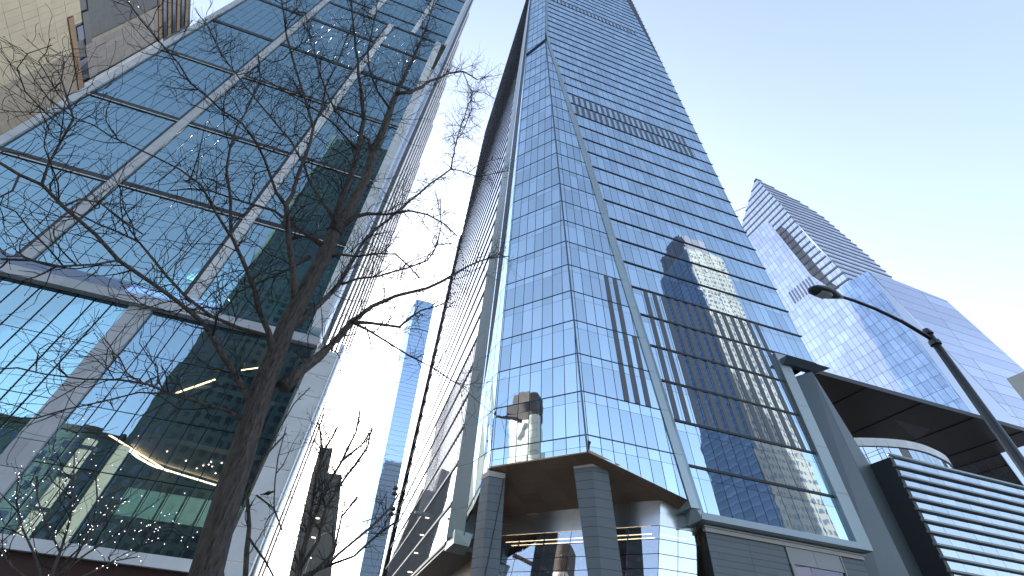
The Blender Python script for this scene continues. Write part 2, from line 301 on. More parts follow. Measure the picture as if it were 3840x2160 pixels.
LIMBS=[[(-1.74,5.75,5.55,0.095),(-1.71,5.8,6.19,0.076),(-1.72,5.86,7.22,0.07),(-1.84,5.89,8.34,0.064),(-1.91,5.93,9.43,0.06),(-2,5.96,10.43,0.055),(-2.08,5.99,11.47,0.044),(-2.17,6.04,13.29,0.032),(-2.24,6.09,14.99,0.024),(-2.42,6.14,17.53,0.017),(-2.66,6.15,19.74,0.014),(-2.96,6.14,21.95,0.012)],
[(-1.74,5.75,5.55,0.071),(-1.86,5.63,6.2,0.043),(-1.89,5.55,6.84,0.041),(-1.98,5.44,7.6,0.036),(-2.15,5.3,8.54,0.031),(-2.49,5.1,9.4,0.024),(-2.95,4.85,10.49,0.019),(-3.44,4.58,11.74,0.013),(-3.78,4.4,12.64,0.009)],
[(-1.79,5.73,5.79,0.026),(-2.08,5.76,6.13,0.02),(-2.56,5.79,6.67,0.017),(-2.85,5.82,7.16,0.016),(-3.14,5.84,7.53,0.015),(-3.62,5.86,8.05,0.013),(-4.22,5.88,8.62,0.013),(-4.85,5.9,9.22,0.011),(-5.32,5.91,9.7,0.01),(-6.1,5.92,10.53,0.01),(-6.74,5.92,11.37,0.009),(-7.3,5.92,11.93,0.007)],
[(-1.7,5.76,3.83,0.054),(-1.9,5.61,4.28,0.038),(-2.22,5.38,4.9,0.031),(-2.43,5.23,5.36,0.029),(-2.42,5.2,5.58,0.024),(-2.49,5.11,5.99,0.021),(-2.57,4.97,6.74,0.019),(-2.65,4.89,7.11,0.018),(-2.92,4.72,7.51,0.015),(-3.32,4.49,8.1,0.014),(-3.73,4.24,8.73,0.012),(-4.14,3.99,9.55,0.009),(-4.34,3.87,9.92,0.007)],
[(-2.44,5.3,5.39,0.02),(-2.65,5.21,5.54,0.016),(-3.04,5.05,6.06,0.014),(-3.26,4.96,6.29,0.013),(-3.57,4.84,6.52,0.011),(-3.88,4.71,6.52,0.01),(-4.06,4.64,6.6,0.009),(-4.37,4.51,6.67,0.009),(-4.65,4.4,6.92,0.008),(-5.01,4.25,7.11,0.007),(-5.39,4.1,7.34,0.006),(-5.65,4,7.55,0.006),(-5.85,3.92,7.73,0.004)],
[(-1.58,5.79,2.3,0.051),(-1.71,5.73,2.4,0.034),(-1.95,5.61,2.61,0.029),(-2.19,5.49,2.8,0.026),(-2.37,5.41,2.96,0.023),(-2.5,5.34,3.06,0.02),(-2.84,5.18,3.18,0.018),(-3.1,5.06,3.25,0.017),(-3.47,4.89,3.34,0.016),(-3.77,4.74,3.51,0.015),(-4.13,4.57,3.65,0.014),(-4.38,4.45,3.78,0.013),(-4.55,4.36,3.76,0.012),(-4.71,4.28,3.78,0.011),(-4.86,4.21,3.82,0.009)],
[(-4.35,4.42,3.74,0.01),(-4.5,4.41,4.06,0.008),(-4.64,4.4,4.45,0.008),(-4.81,4.39,4.93,0.008),(-5.03,4.36,5.19,0.007),(-5.32,4.31,5.53,0.005),(-5.51,4.28,5.89,0.004)],
[(-1.8,5.73,3.29,0.025),(-2.25,5.73,3.32,0.017),(-2.64,5.73,3.4,0.015),(-3.07,5.73,3.61,0.014),(-3.43,5.73,3.85,0.013),(-3.78,5.73,4.11,0.012),(-4.04,5.73,4.3,0.01),(-4.34,5.73,4.38,0.009),(-4.63,5.73,4.43,0.008),(-5,5.73,4.53,0.007),(-5.42,5.73,4.65,0.005)],
[(-1.59,5.79,2.9,0.055),(-1.83,5.57,3.27,0.029),(-2.03,5.42,3.47,0.023),(-2.19,5.27,3.72,0.02),(-2.42,5.09,3.96,0.017),(-2.65,4.91,4.19,0.015),(-2.84,4.71,4.64,0.014),(-3.04,4.53,5,0.011),(-3.13,4.41,5.33,0.009),(-3.19,4.3,5.67,0.008),(-3.19,4.24,5.91,0.007),(-3.27,4.04,6.65,0.006),(-3.45,3.88,7.03,0.005)],
[(-2.72,5.07,4.29,0.014),(-3.04,4.94,4.56,0.011),(-3.34,4.82,4.85,0.01),(-3.63,4.7,4.91,0.008),(-3.89,4.59,4.89,0.007),(-4.1,4.51,4.87,0.007),(-4.32,4.41,4.83,0.006),(-4.52,4.33,4.86,0.005),(-4.68,4.26,4.81,0.005),(-4.95,4.15,4.88,0.004),(-5.16,4.06,5.02,0.003),(-5.34,3.99,5.17,0.003)],
[(-1.6,5.78,2.11,0.024),(-1.82,5.67,2.17,0.014),(-2.07,5.54,2.15,0.012),(-2.32,5.4,2.12,0.01),(-2.57,5.26,2.13,0.008),(-2.77,5.15,2.07,0.007),(-2.97,5.01,1.95,0.005),(-3.21,4.87,1.87,0.004),(-3.36,4.77,1.84,0.004),(-3.43,4.72,1.78,0.003)],
[(-2.5,5.13,2.07,0.007),(-2.58,5.12,2.08,0.006),(-2.73,5.12,2.14,0.005),(-2.89,5.11,2.29,0.004),(-2.98,5.11,2.33,0.003)],
[(-2.28,5.29,2.09,0.007),(-2.58,5.25,2.02,0.005),(-2.81,5.23,1.85,0.005),(-3.04,5.21,1.7,0.004),(-3.19,5.2,1.57,0.004),(-3.43,5.17,1.51,0.003)],
[(-1.42,5.83,2.67,0.072),(-1.31,5.92,3.02,0.051),(-1.18,6,3.33,0.048),(-1.06,6.09,3.74,0.042),(-0.97,6.16,4.14,0.038),(-0.78,6.28,4.62,0.027),(-0.47,6.43,5.09,0.023),(0.04,6.66,5.66,0.022),(0.46,6.85,6.32,0.019),(0.77,7,6.87,0.016),(1.27,7.21,7.55,0.013),(1.8,7.43,8.05,0.009)],
[(-0.96,6.11,4.1,0.026),(-0.72,6.29,4.29,0.02),(-0.25,6.63,4.59,0.018),(0.05,6.91,5.29,0.013),(0.26,7.07,5.56,0.009),(0.57,7.29,5.98,0.008)],
[(-0.93,6.12,4.1,0.018),(-0.69,6.13,4.04,0.013),(-0.41,6.14,3.94,0.011),(0.05,6.17,3.78,0.009),(0.46,6.19,3.68,0.007),(0.82,6.2,3.52,0.006),(1.06,6.22,3.48,0.004)],
[(-0.75,6.17,4.13,0.007),(-0.63,6.22,3.96,0.007),(-0.47,6.3,3.64,0.005),(-0.33,6.35,3.6,0.004)],
[(-1.63,5.78,3.58,0.039),(-1.5,5.95,4.13,0.031),(-1.39,6.11,4.73,0.028),(-1.38,6.28,5.58,0.023),(-1.35,6.44,6.37,0.022),(-1.15,6.65,7.21,0.02),(-0.9,6.91,8.38,0.018),(-0.47,7.29,10.08,0.016),(-0.2,7.51,11.06,0.016),(-0.3,7.76,13.16,0.015),(-0.28,8.02,15.36,0.013),(-0.27,8.31,18.05,0.011)],
[(-1.33,6.06,4.75,0.017),(-1.16,6.2,5.07,0.014),(-0.88,6.38,5.39,0.013),(-0.44,6.67,6.05,0.013),(-0.11,6.9,6.62,0.012),(0,7.05,7.35,0.01),(-0.03,7.19,8.2,0.009),(-0.24,7.33,9.33,0.007)],
[(-0.18,6.99,10.29,0.011),(0.09,7.06,10.46,0.01),(0.5,7.17,10.6,0.008),(1.13,7.34,11.36,0.007),(1.51,7.44,11.83,0.006)],
[(-1.73,5.75,5.62,0.041),(-1.53,5.72,6.06,0.03),(-1.36,5.71,6.22,0.024),(-1.06,5.72,6.35,0.017),(-0.68,5.73,6.66,0.014),(-0.34,5.75,6.73,0.011),(0.05,5.77,6.62,0.009),(0.33,5.78,6.39,0.007)],
[(-2.02,5.88,11.16,0.036),(-1.76,6.02,11.74,0.032),(-1.57,6.17,12.81,0.027),(-1.2,6.4,14.35,0.024),(-0.74,6.64,15.61,0.016),(-0.21,6.9,15.99,0.013),(0.17,7.09,17.14,0.009)],
[(-0.71,6.44,15.09,0.012),(-0.28,6.62,14.34,0.011),(-0.1,6.74,13.28,0.009),(-0.18,6.8,11.82,0.007)],
[(-1.81,5.73,5.19,0.04),(-2.13,5.77,5.36,0.022),(-2.48,5.82,5.57,0.019),(-2.83,5.86,5.78,0.016),(-3.19,5.92,5.84,0.013),(-3.57,5.97,5.9,0.011),(-3.99,6.03,5.99,0.01),(-4.3,6.09,5.97,0.008),(-4.58,6.16,5.86,0.006)],
[(-1.91,5.8,4.94,0.024),(-2.06,5.83,4.67,0.013),(-2.21,5.84,4.46,0.011),(-2.45,5.87,4.16,0.01),(-2.58,5.88,3.98,0.008),(-2.63,5.94,3.67,0.007)],
[(-1.63,5.78,5.03,0.021),(-1.47,5.76,5.12,0.017),(-1.22,5.74,5.16,0.014),(-0.93,5.71,5.32,0.011),(-0.64,5.69,5.4,0.01),(-0.35,5.67,5.19,0.008),(-0.13,5.65,4.97,0.006)],
[(-1.82,5.83,8.25,0.028),(-2.08,5.86,8.73,0.02),(-2.55,5.88,8.99,0.016),(-3.02,5.9,9.46,0.015),(-3.5,5.93,10.2,0.013),(-4.1,5.98,11.34,0.012),(-4.77,6.01,12.62,0.01),(-5.54,6.05,14.25,0.008)],
[(-1.98,5.89,10.31,0.027),(-2.38,5.67,10.53,0.02),(-2.71,5.47,10.96,0.018),(-2.98,5.29,11.66,0.016),(-3.18,5.09,12.82,0.012),(-3.41,4.9,13.98,0.009)],
[(-2.03,5.57,7.78,0.022),(-2.37,5.55,8.09,0.015),(-2.72,5.54,8.41,0.013),(-3.11,5.52,8.62,0.012),(-3.58,5.49,8.78,0.01),(-4.04,5.47,8.94,0.008),(-4.5,5.45,9.09,0.006)],
[(-2.84,5.24,7.62,0.014),(-2.89,5.14,8.22,0.013),(-3.03,5.01,8.84,0.011),(-3.08,4.91,9.57,0.01),(-3.2,4.75,10.57,0.008),(-3.33,4.57,11.85,0.007)],
[(-4.14,4.58,3.66,0.009),(-4.15,4.65,3.89,0.008),(-4.04,4.75,4,0.007),(-3.81,4.92,3.96,0.006),(-3.61,5.07,3.94,0.005)],
[(-4.56,4.37,3.77,0.007),(-4.47,4.39,3.54,0.006),(-4.5,4.39,3.38,0.005)],
[(-3.46,4.87,3.33,0.009),(-3.57,4.81,3.16,0.007),(-3.76,4.72,2.97,0.008),(-3.95,4.64,2.91,0.009),(-4.1,4.56,2.79,0.008)]]
SAPLING=[[(-1.19,9,0.38,0.035),(-1.48,9.08,0.99,0.032),(-1.74,9.17,1.67,0.026),(-2.01,9.21,2.18,0.021),(-2.03,9.35,2.86,0.014),(-1.87,9.52,3.43,0.009)],
[(-1.8,8.83,1.86,0.015),(-1.78,8.87,2.09,0.011),(-1.45,9,1.96,0.009),(-1.21,9.1,1.68,0.008)],
[(-1.64,8.88,1.48,0.012),(-1.27,9.14,1.21,0.01),(-0.9,9.41,0.87,0.009)],
[(-1.9,8.81,2.06,0.014),(-1.91,8.7,2.49,0.011),(-1.84,8.58,3.06,0.01),(-1.75,8.48,3.62,0.007),(-1.59,8.43,3.97,0.005)],
[(-1.44,8.93,1.94,0.006),(-1.72,8.95,2.78,0.007),(-1.81,8.98,3.35,0.005)]]
YOUNG=[[(-0.77,13.25,0.66,0.062),(-1.05,13.3,1.58,0.052),(-1.14,13.34,2.19,0.041),(-1.16,13.42,2.89,0.031),(-1.12,13.52,3.66,0.025),(-0.95,13.65,4.44,0.021),(-0.83,13.77,5.36,0.014),(-0.92,13.82,6.08,0.009)],
[(-1.05,13.18,1.72,0.026),(-0.84,12.99,2.3,0.022),(-0.89,12.73,2.95,0.018),(-0.65,12.5,3.7,0.014),(-0.33,12.29,4.47,0.01),(-0.37,12.1,4.95,0.008)],
[(-1.09,13.17,1.96,0.022),(-1.25,13.43,2.87,0.019),(-1.48,13.69,3.92,0.015),(-1.53,13.95,4.85,0.014),(-1.43,14.19,5.59,0.009)],
[(-0.91,13.22,1.59,0.026),(-0.5,13.44,1.86,0.02),(-0.09,13.72,2.44,0.017),(0.35,13.99,2.99,0.015),(0.73,14.24,3.57,0.013),(0.91,14.4,4.09,0.008)],
[(-0.49,13.33,1.85,0.016),(0.09,13.41,2.15,0.014),(0.54,13.44,2.71,0.012),(0.97,13.49,3.12,0.008)],
[(-0.92,13.21,3.06,0.014),(-1.38,13.18,3.78,0.012),(-1.56,13.21,4.57,0.01),(-1.91,13.19,5.26,0.008)],
[(-0.92,13.21,4.3,0.015),(-0.55,13.61,4.98,0.011),(-0.43,13.81,5.46,0.008)],
[(-0.78,13.25,1.61,0.022),(-0.4,13.19,2.13,0.016),(-0.47,12.98,2.89,0.012),(-0.22,12.91,3.39,0.01)]]
LIT=[[(-2.99,7.48,0.05,0.024),(-3.23,7.47,0.46,0.019),(-3.33,7.49,0.81,0.013),(-3.45,7.5,1.14,0.01),(-3.65,7.49,1.51,0.007),(-3.91,7.47,1.93,0.005)],
[(-3.19,7.43,0.42,0.015),(-3.51,7.43,0.73,0.01),(-3.84,7.42,1,0.008),(-4.12,7.42,1.3,0.006),(-4.27,7.44,1.56,0.004)],
[(-3.19,7.43,0.46,0.015),(-3.09,7.35,0.77,0.011),(-3.08,7.27,1.08,0.008),(-3.19,7.17,1.38,0.006),(-3.36,7.04,1.68,0.003)],
[(-3.19,7.43,0.51,0.013),(-3.04,7.42,0.81,0.01),(-2.83,7.42,1.08,0.008),(-2.59,7.45,1.19,0.006),(-2.34,7.48,1.23,0.004)],
[(-3.21,7.42,0.67,0.01),(-3.17,7.56,0.95,0.008),(-3.23,7.7,1.37,0.006),(-3.11,7.83,1.54,0.004)],
[(-3.18,7.43,0.4,0.012),(-3.63,7.36,0.61,0.008),(-3.98,7.31,0.85,0.006)],
[(-3.16,7.44,0.4,0.013),(-2.98,7.58,0.62,0.01),(-2.81,7.71,0.82,0.007),(-2.62,7.83,0.91,0.005)],
[(-3.29,7.4,0.8,0.009),(-3.5,7.24,1.01,0.007),(-3.71,7.07,1.25,0.004),(-3.82,6.96,1.45,0.003)]]
def lerp(a, b, t): return a+(b-a)*t
def interp(tab, z):
    if z <= tab[0][0]: return tab[0][1]
    for (z0, x0), (z1, x1) in zip(tab, tab[1:]):
        if z <= z1: return lerp(x0, x1, (z-z0)/(z1-z0))
    return tab[-1][1]
# ================================================================== SETTING
def sheet(name, x0, x1, y0, y1, z, mat):
    o = obj(name, ([(x0, y0, z), (x1, y0, z), (x1, y1, z), (x0, y1, z)], [(0, 1, 2, 3)]), mat); o['kind'] = 'structure'; return o
G = -1.7
sheet('ground', -3000, 3000, -3000, 3000, G, 'asphalt')
for nm, a in (('pavement', (-58, -6.5, 24, 47.0)), ('pavement', (4.5, 120, 24, 33)), ('pavement', (-10, 16, -3, 8.5))):
    o = obj(nm, box(a[0], a[1], a[2], a[3], G+.004, G+.13), 'paving'); o['kind'] = 'structure'

# ================================================================== CENTRAL GLASS TOWER
T = empty('glass_tower', (30, 60, G), 'very tall blue mirror-glass tower with a slanting chamfered corner above dark stone columns', 'skyscraper')
store = []
RL = [(13.4, 30.35), (61.6, 24.0), (134.0, 13.36), (250, 13.36)]            # left edge of the long front, x by height
RR = [(13.4, 48.7), (36.9, 48.5), (36.95, 56.0), (72, 54.5), (250, 53.4)]
FR = Facet((0, 37, 0), (1, 0, 0), (0, .02, 1), (0, -1, .02))
polyR = [(RL[0][1], 13.5), (48.7, 13.5), (48.5, 36.9), (56.0, 36.9), (54.5, 72), (53.4, 250), (13.36, 250), (13.36, 134), (24.0, 61.6)]
RF = [13.5, 17.9] + [22.75+4.857*k for k in range(47)]
def split(fl, dz):
    o = []
    for z in fl: o += [z-dz, z]
    return sorted(q for q in o if q >= fl[0])
usR = [28.6+1.42*k+1.9 for k in range(-14, 22)]
grid_panes(FR, polyR, usR, split(RF, 1.15), .06, store, 'g', shear=-.045, gapv=.03, tilt=.0014)
backing(FR, polyR, 'mullion', T)
for k, z in enumerate(RF[1:]):
    x0, x1 = interp(RL, z)-.02, interp(RR, z)+(.25 if z > 37 else -.05); y = 37+.02*z
    obj('sunshade_fin', box(x0, x1, y-.11, y-.01, z-.13, z+.13), 'fin_dark', T)
# louvered plant floors on the front
def louvers(zs, z0, z1, x0, x1, y0, wd=.66, st=1.42, shear=-.045, d=.05):
    out = []
    x = x0
    while x < x1:
        for a, b in zs:
            F_ = FR if y0 == 37 else FB
            p = [F_.p(x+shear*(a-z0), a+.16, d), F_.p(x+wd+shear*(a-z0), a+.16, d), F_.p(x+wd+shear*(b-z0), b-.16, d), F_.p(x+shear*(b-z0), b-.16, d)]
            obj('louver_strip', prism([tuple(q) for q in p], -F_.n*.06), 'louver_metal', T)
        x += st
louvers([(RF[i], RF[i+1]) for i in range(2, 6)], 42.1, 0, 28.9, 47.4, 37)
for zz in (RF[16], RF[17]):
    louvers([(zz, zz+4.857)], zz, 0, interp(RL, zz)+1.2, 50, 37, wd=.6)
louvers([(RF[33], RF[34])], RF[33], 0, 15.5, 47, 37, wd=.6)
# chamfer: broad left facet A and narrow right facet B
NA = (-.742, -.67, -.028)
FA = Facet((28.6, 25.824, 0), (.67, -.742, 0), (-.0208, -.0188, 1), NA)
FB = Facet((0, 36, 0), (1, 0, 0), (0, .02, 1), (0, -1, .02))
ARS = lambda z: -14.96-.0483*(z-23)                                   # arris, s on facet A
ARX = lambda z: 18.5-.0514*(z-16.7)                                   # arris, x on facet B
AF = [18.32+4.669*k for k in range(50)]
polyA = [(-25.4, 16.6), (ARS(16.7), 16.7), (ARS(126), 126), (ARS(126)-.3, 250), (-25.4, 250)]
grid_panes(FA, polyA, [-26.6+1.40*k for k in range(0, 10)], split([13.65]+AF, 1.12), .075, store, 'g', gapv=.035)
backing(FA, polyA, 'mullion', T)
BR = [(13.4, 28.75), (61.6, 22.35), (129, 12.95)]
polyB = [(ARX(16.7), 16.7), (28.5, 14.05), (22.35, 61.6), (12.9, 128)]
grid_panes(FB, polyB, [10.25+1.29*k for k in range(0, 16)], split([13.65]+AF, 1.12), .075, store, 'g', shear=-.04, gapv=.035)
backing(FB, polyB, 'mullion', T)
for i in range(1, 5):
    for k in range(4):
        x = 23.05+1.29*k-.04*(AF[i]-23)
        if x+.6 > interp(BR, AF[i+1])-.1: continue
        p = [FB.p(x, AF[i]+.1, .05), FB.p(x+.62, AF[i]+.1, .05), FB.p(x+.62-.19, AF[i+1]-.1, .05), FB.p(x-.19, AF[i+1]-.1, .05)]
        obj('louver_strip', prism([tuple(q) for q in p], -FB.n*.06), 'louver_metal', T)
for z in AF[:49]:
    obj('floor_line', bar(FA.p(-25.38, z, .02), FA.p(max(ARS(min(z, 126)), -20.2), z, .02), .06, .09), 'mullion_blue', T)
    if z < 126: obj('floor_line', bar(FB.p(ARX(z), z, .02), FB.p(interp(BR, z), z, .02), .06, .09), 'mullion_blue', T)
obj('arris_trim', bar(FA.p(ARS(16.7), 16.7, .02), FA.p(ARS(126), 126, .02), .16, .16), 'mullion_grey', T)
obj('chamfer_rail', bar(FA.p(-25.5, 122.5, .1), FA.p(ARS(126)+.3, 125.5, .1), .5, .3), 'frame_dark', T)
# right slanting frame between B and the long front, in floor-high lengths
def frame_r(z):
    y = .02*z; xr = interp(RL, z)+.05; xl = interp(BR, z) if z < 128 else interp(RL, z)-.7
    return [(xl-.12, 35.86+y, z), (xr-.55*(xr-xl), 35.8+y, z), (xr+.12, 36.55+y, z), (xr+.05, 38.6+y, z), (xl, 38.6+y, z)]
zs = [13.35]+[z for z in AF if z < 180]
for a, b in zip(zs, zs[1:]):
    obj('slant_frame', loft([frame_r(a+.015), frame_r(b-.015)]), 'frame_metal', T)
obj('upper_frame', loft([frame_r(zs[-1]), frame_r(250)]), 'frame_metal', T)
# left frame and the narrow return facet C, then the side F with its fins
def LA(z): q = FA.p(-25.4, z); return Vector((q.x, q.y, z))
def frame_l(z):
    a = LA(z); e = Vector((9.42, 53.1, z))
    m1 = Vector((9.05, 51.2, z)); m2 = e.lerp(a, .50)
    return [tuple(e), tuple(m1), tuple(m2), (m2.x+1.2, m2.y+.8, z), (11.5, 53.3, z)]
for a, b in zip([11.0, 13.65]+AF[:38], [13.65]+AF[:39]):
    obj('curved_frame', loft([frame_l(a+.015), frame_l(b-.015)]), 'frame_metal', T)
nC = Vector((-.98, -.2, 0))
for i, (a, b) in enumerate(zip([12.6]+AF[:40], AF[:41])):
    a0 = max(a, 12.6)
    for k in range(3):
        f0, f1 = .02+k*.16, .02+(k+1)*.16-.012
        q = lambda f, z: LA(z).lerp(Vector((9.42, 53.1, z)), f)
        lo = lambda f: max(a0, 16.4-9.2*f) if i == 0 else a0
        pts = [q(f0, lo(f0)+.05), q(f1, lo(f1)+.05), q(f1, b-.05), q(f0, b-.05)]
        store.append((pxarea(pts), 'g', [tuple(p) for p in pts], (.06, .02, 0)))
obj('backing', prism([tuple(LA(16.4)+Vector((.12, .03, 0))), (10.4, 48.8, 12.2), (10.4, 48.8, 240), tuple(LA(240)+Vector((.12, .03, 0)))], (.12, .03, 0)), 'mullion', T)
FF = Facet((9.47, 0, 0), (0, 1, 0), (0, 0, 1), (-1, 0, 0))
FZ = [10.95, 15.0]+[19.7+4.69*k for k in range(49)]
polyF = [(53.2, 10.95), (135, 10.95), (135, 250), (53.2, 250)]
grid_panes(FF, polyF, frange(53.2, 135, 2.8), FZ, .04, store, 's', tilt=.0003, gapv=.05)
backing(FF, polyF, 'mullion', T)
for z in FZ: obj('side_fin', box(9.47-.14, 9.46, 53.2, 135, z-.17, z+.17), 'fin_dark', T)
for j, (a, b) in enumerate(zip(FZ[2:6], FZ[3:7])):
    for k in range(60):
        y = 54.2+1.33*k
        if y > 130-j*12: continue
        obj('side_mullion', box(9.47-.08, 9.46, y-.035, y+.035, a+.15, b-.15), 'mullion_grey', T) if k < 24 else None
obj('far_edge_fin', box(8.9, 9.7, 134, 138, G, 150), 'fin_dark', T)
FS = Facet((56.0, 0, 0), (0, 1, 0), (-.012, 0, 1), (1, 0, .012))
polyS = [(39, 37), (134, 37), (134, 250), (42, 250)]
grid_panes(FS, polyS, frange(39, 134, 4.2), RF[5:], .08, store, 'g', tilt=.002)
backing(FS, polyS, 'mullion', T)
emit_panes(store, T, 'pane', {'g': 'glass_tower', 's': 'glass_side'}, 298)
# inner core: keeps the tower solid
obj('core', prism([(11.5, 55, 17.5), (11.5, 50, 17.5), (20, 44, 17.5), (52, 44, 17.5), (52, 133, 17.5), (11.5, 133, 17.5)], (0, 0, 212)), 'core', T)
obj('upper_core', box(15, 50, 46, 130, 229.5, 300), 'core', T)
# podium sill, soffits
obj('sill_beam', loft([[(29.6, 36.15, 12.55), (29.9, 36.3, 13.2), (30.2, 37.4, 13.3), (30.2, 37.4, 12.35)], [(49.6, 36.15, 12.55), (49.3, 36.3, 13.2), (49.2, 37.4, 13.3), (49.2, 37.4, 12.35)]]), 'frame_metal', T)
obj('sill_soffit', box(30.3, 49.2, 36.9, 37.6, 12.2, 12.34), 'panel_grey', T)
fr2 = lambda z: [(interp([(13.0, 48.75), (36.9, 48.5)], z), 36.6+.02*z, z), (interp([(13.0, 50.5), (36.9, 50.35)], z), 36.55+.02*z, z), (51.0, 38.4+.02*z, z), (48.8, 38.4+.02*z, z)]
zz = [12.9, 18.3, 23.6, 28.9, 36.9]
for a, b in zip(zz, zz[1:]): obj('edge_frame', loft([fr2(a+.015), fr2(b-.015)]), 'frame_metal', T)
obj('roof_ledge', loft([[(48.9, 36.0, 35.75), (48.9, 37.6, 35.9), (48.9, 37.6, 35.0), (48.9, 36.9, 35.05)], [(56.2, 36.0, 35.65), (55.6, 37.6, 35.8), (54.6, 37.6, 35.0), (54.6, 36.9, 35.05)]]), 'frame_dark', T)
obj('recess_wall', box(50.6, 53.2, 38.9, 39.4, G, 35), 'pier_metal_light', T)
a_, b_, c_, d_ = tuple(LA(16.45)), (18.5, 36.33, 16.62), (28.9, 36.3, 13.95), (9.95, 50.5, 11.8)
e_, g_ = (26.75, 38.0, 14.2), (15.0, 51.0, 13.95)
def slab(name, P, mat, t=.25):
    return obj(name, prism(P, (0, 0, t)), mat, T)
# soffit panels: strips between the outer edge (a-b) and the lobby wall (g-e)
def quadlerp(p, q, r, s, u, v):
    p, q, r, s = map(Vector, (p, q, r, s)); return (p.lerp(q, u)).lerp(s.lerp(r, u), v)
nu, nv = 6, 5
for i in range(nu):
    for j in range(nv):
        g0 = .006
        slab('soffit_panel', [tuple(quadlerp(a_, b_, e_, g_, (i+x)/nu, (j+y)/nv)) for x, y in ((g0, g0), (1-g0, g0), (1-g0, 1-g0), (g0, 1-g0))], 'soffit')
slab('soffit_panel', [b_, c_, (29.6, 38.1, 13.4), e_], 'soffit')
slab('soffit_panel', [d_, a_, g_, (10.5, 57, 13)], 'soffit')
obj('soffit_backing', prism([a_, b_, (27.5, 36.9, 14.4), e_, g_], (0, 0, .9)), 'core', T).location.z += .26
obj('frame_foot', loft([[(28.75, 36.1, 13.9), (29.9, 36.3, 13.4), (30.4, 38.4, 13.5), (29.4, 38.2, 13.6)], [(28.72, 37.0, 12.05), (29.85, 36.3, 12.6), (30.4, 38.4, 12.3), (29.3, 38.2, 12.3)]]), 'frame_metal', T)
obj('frame_foot', loft([[(9.45, 53.3, 10.9), (9.5, 49.4, 11.55), (11.2, 48.4, 11.1), (11.6, 53, 10.9)], [(9.45, 53.3, 10.2), (9.6, 49.6, 10.3), (11.0, 48.6, 10.0), (11.6, 53, 10.0)]]), 'frame_metal', T)
obj('side_soffit', box(9.5, 16, 53.4, 135, 10.5, 10.9), 'soffit_black', T)
obj('side_base_wall', box(13.5, 14, 54, 135, G, 10.5), 'charcoal', T)
# lobby: fascia, glass walls, warm interior
def corner(z): return Vector((lerp(26.75, 23.3, (14.2-z)/15.9), 38.0, z))
dl, dr = Vector((-.67, .742, 0)), Vector((1, 0, 0))
def lob(side, w_, z): return corner(z)+(dl if side == 0 else dr)*w_
for side, W_ in ((0, 17.5), (1, 3.9)):
    edges = frange(0, W_, 2.92 if side == 0 else 1.95)
    for a, b in zip(edges, edges[1:]):
        for z0, z1 in ((11.93, 13.02), (13.04, 14.18)):
            P = [lob(side, a+.012, z0), lob(side, b-.012, z0), lob(side, b-.012, z1), lob(side, a+.012, z1)]
            obj('fascia_panel', prism([tuple(p) for p in P], (.1, .12, 0)), 'brushed_steel', T)
        zz = [11.9, 10.77, 9.58, 8.44, 7.25, 6.1, 4.9, 3.2, 1.0, G]
        for z1, z0 in zip(zz, zz[1:]):
            P = [lob(side, a+.03, z0+.03), lob(side, b-.03, z0+.03), lob(side, b-.03, z1-.03), lob(side, a+.03, z1-.03)]
            obj('lobby_pane', prism([tuple(p) for p in P], (.02, .03, 0)), 'glass_lobby', T)
    for a in edges: obj('lobby_mullion', bar(lob(side, a, G)+Vector((.05, .08, 0)), lob(side, a, 11.9)+Vector((.05, .08, 0)), .06, .12), 'mullion', T)
    for z in (10.77, 9.58, 8.44, 7.25, 6.1, 4.9, 3.2, 1.0): obj('lobby_transom', bar(lob(side, 0, z)+Vector((.05, .08, 0)), lob(side, W_, z)+Vector((.05, .08, 0)), .12, .06), 'mullion', T)
bw = Vector((5.5, 6.5, 0))
for k in range(7):
    w0 = 1.2+k*2.7
    P = [lob(0, w0, G)+bw, lob(0, w0+1.5, G)+bw, lob(0, w0+1.5, 11.8)+bw, lob(0, w0, 11.8)+bw]
    obj('lobby_screen', prism([tuple(p) for p in P], (.3, .3, 0)), 'curtain_red', T)
P = [lob(0, -6, G)+bw*1.5, lob(0, 22, G)+bw*1.5, lob(0, 22, 13)+bw*1.5, lob(0, -6, 13)+bw*1.5]
obj('lobby_back_wall', prism([tuple(p) for p in P], (.3, .3, 0)), 'interior', T)
for f in (1.4, 2.8): obj('ceiling_strip', bar(lob(0, 1.0, 11.6)+Vector((.7, .75, 0))*f, lob(0, 17, 11.6)+Vector((.7, .75, 0))*f, .10, .05), 'light_warm', T)
obj('ceiling_strip', bar((27.2, 39.6, 11.6), (30.2, 39.6, 11.6), .10, .05), 'light_warm', T)
dots = []
for k in range(260):
    p = lob(0, rnd.uniform(1, 17), rnd.uniform(3, 11))+Vector((.66, .74, 0))*rnd.uniform(2, 5); dots.append(octa(p, rnd.uniform(.012, .03)))
obj('lobby_sparkle', join(dots), 'light_warm', T, kind='stuff')
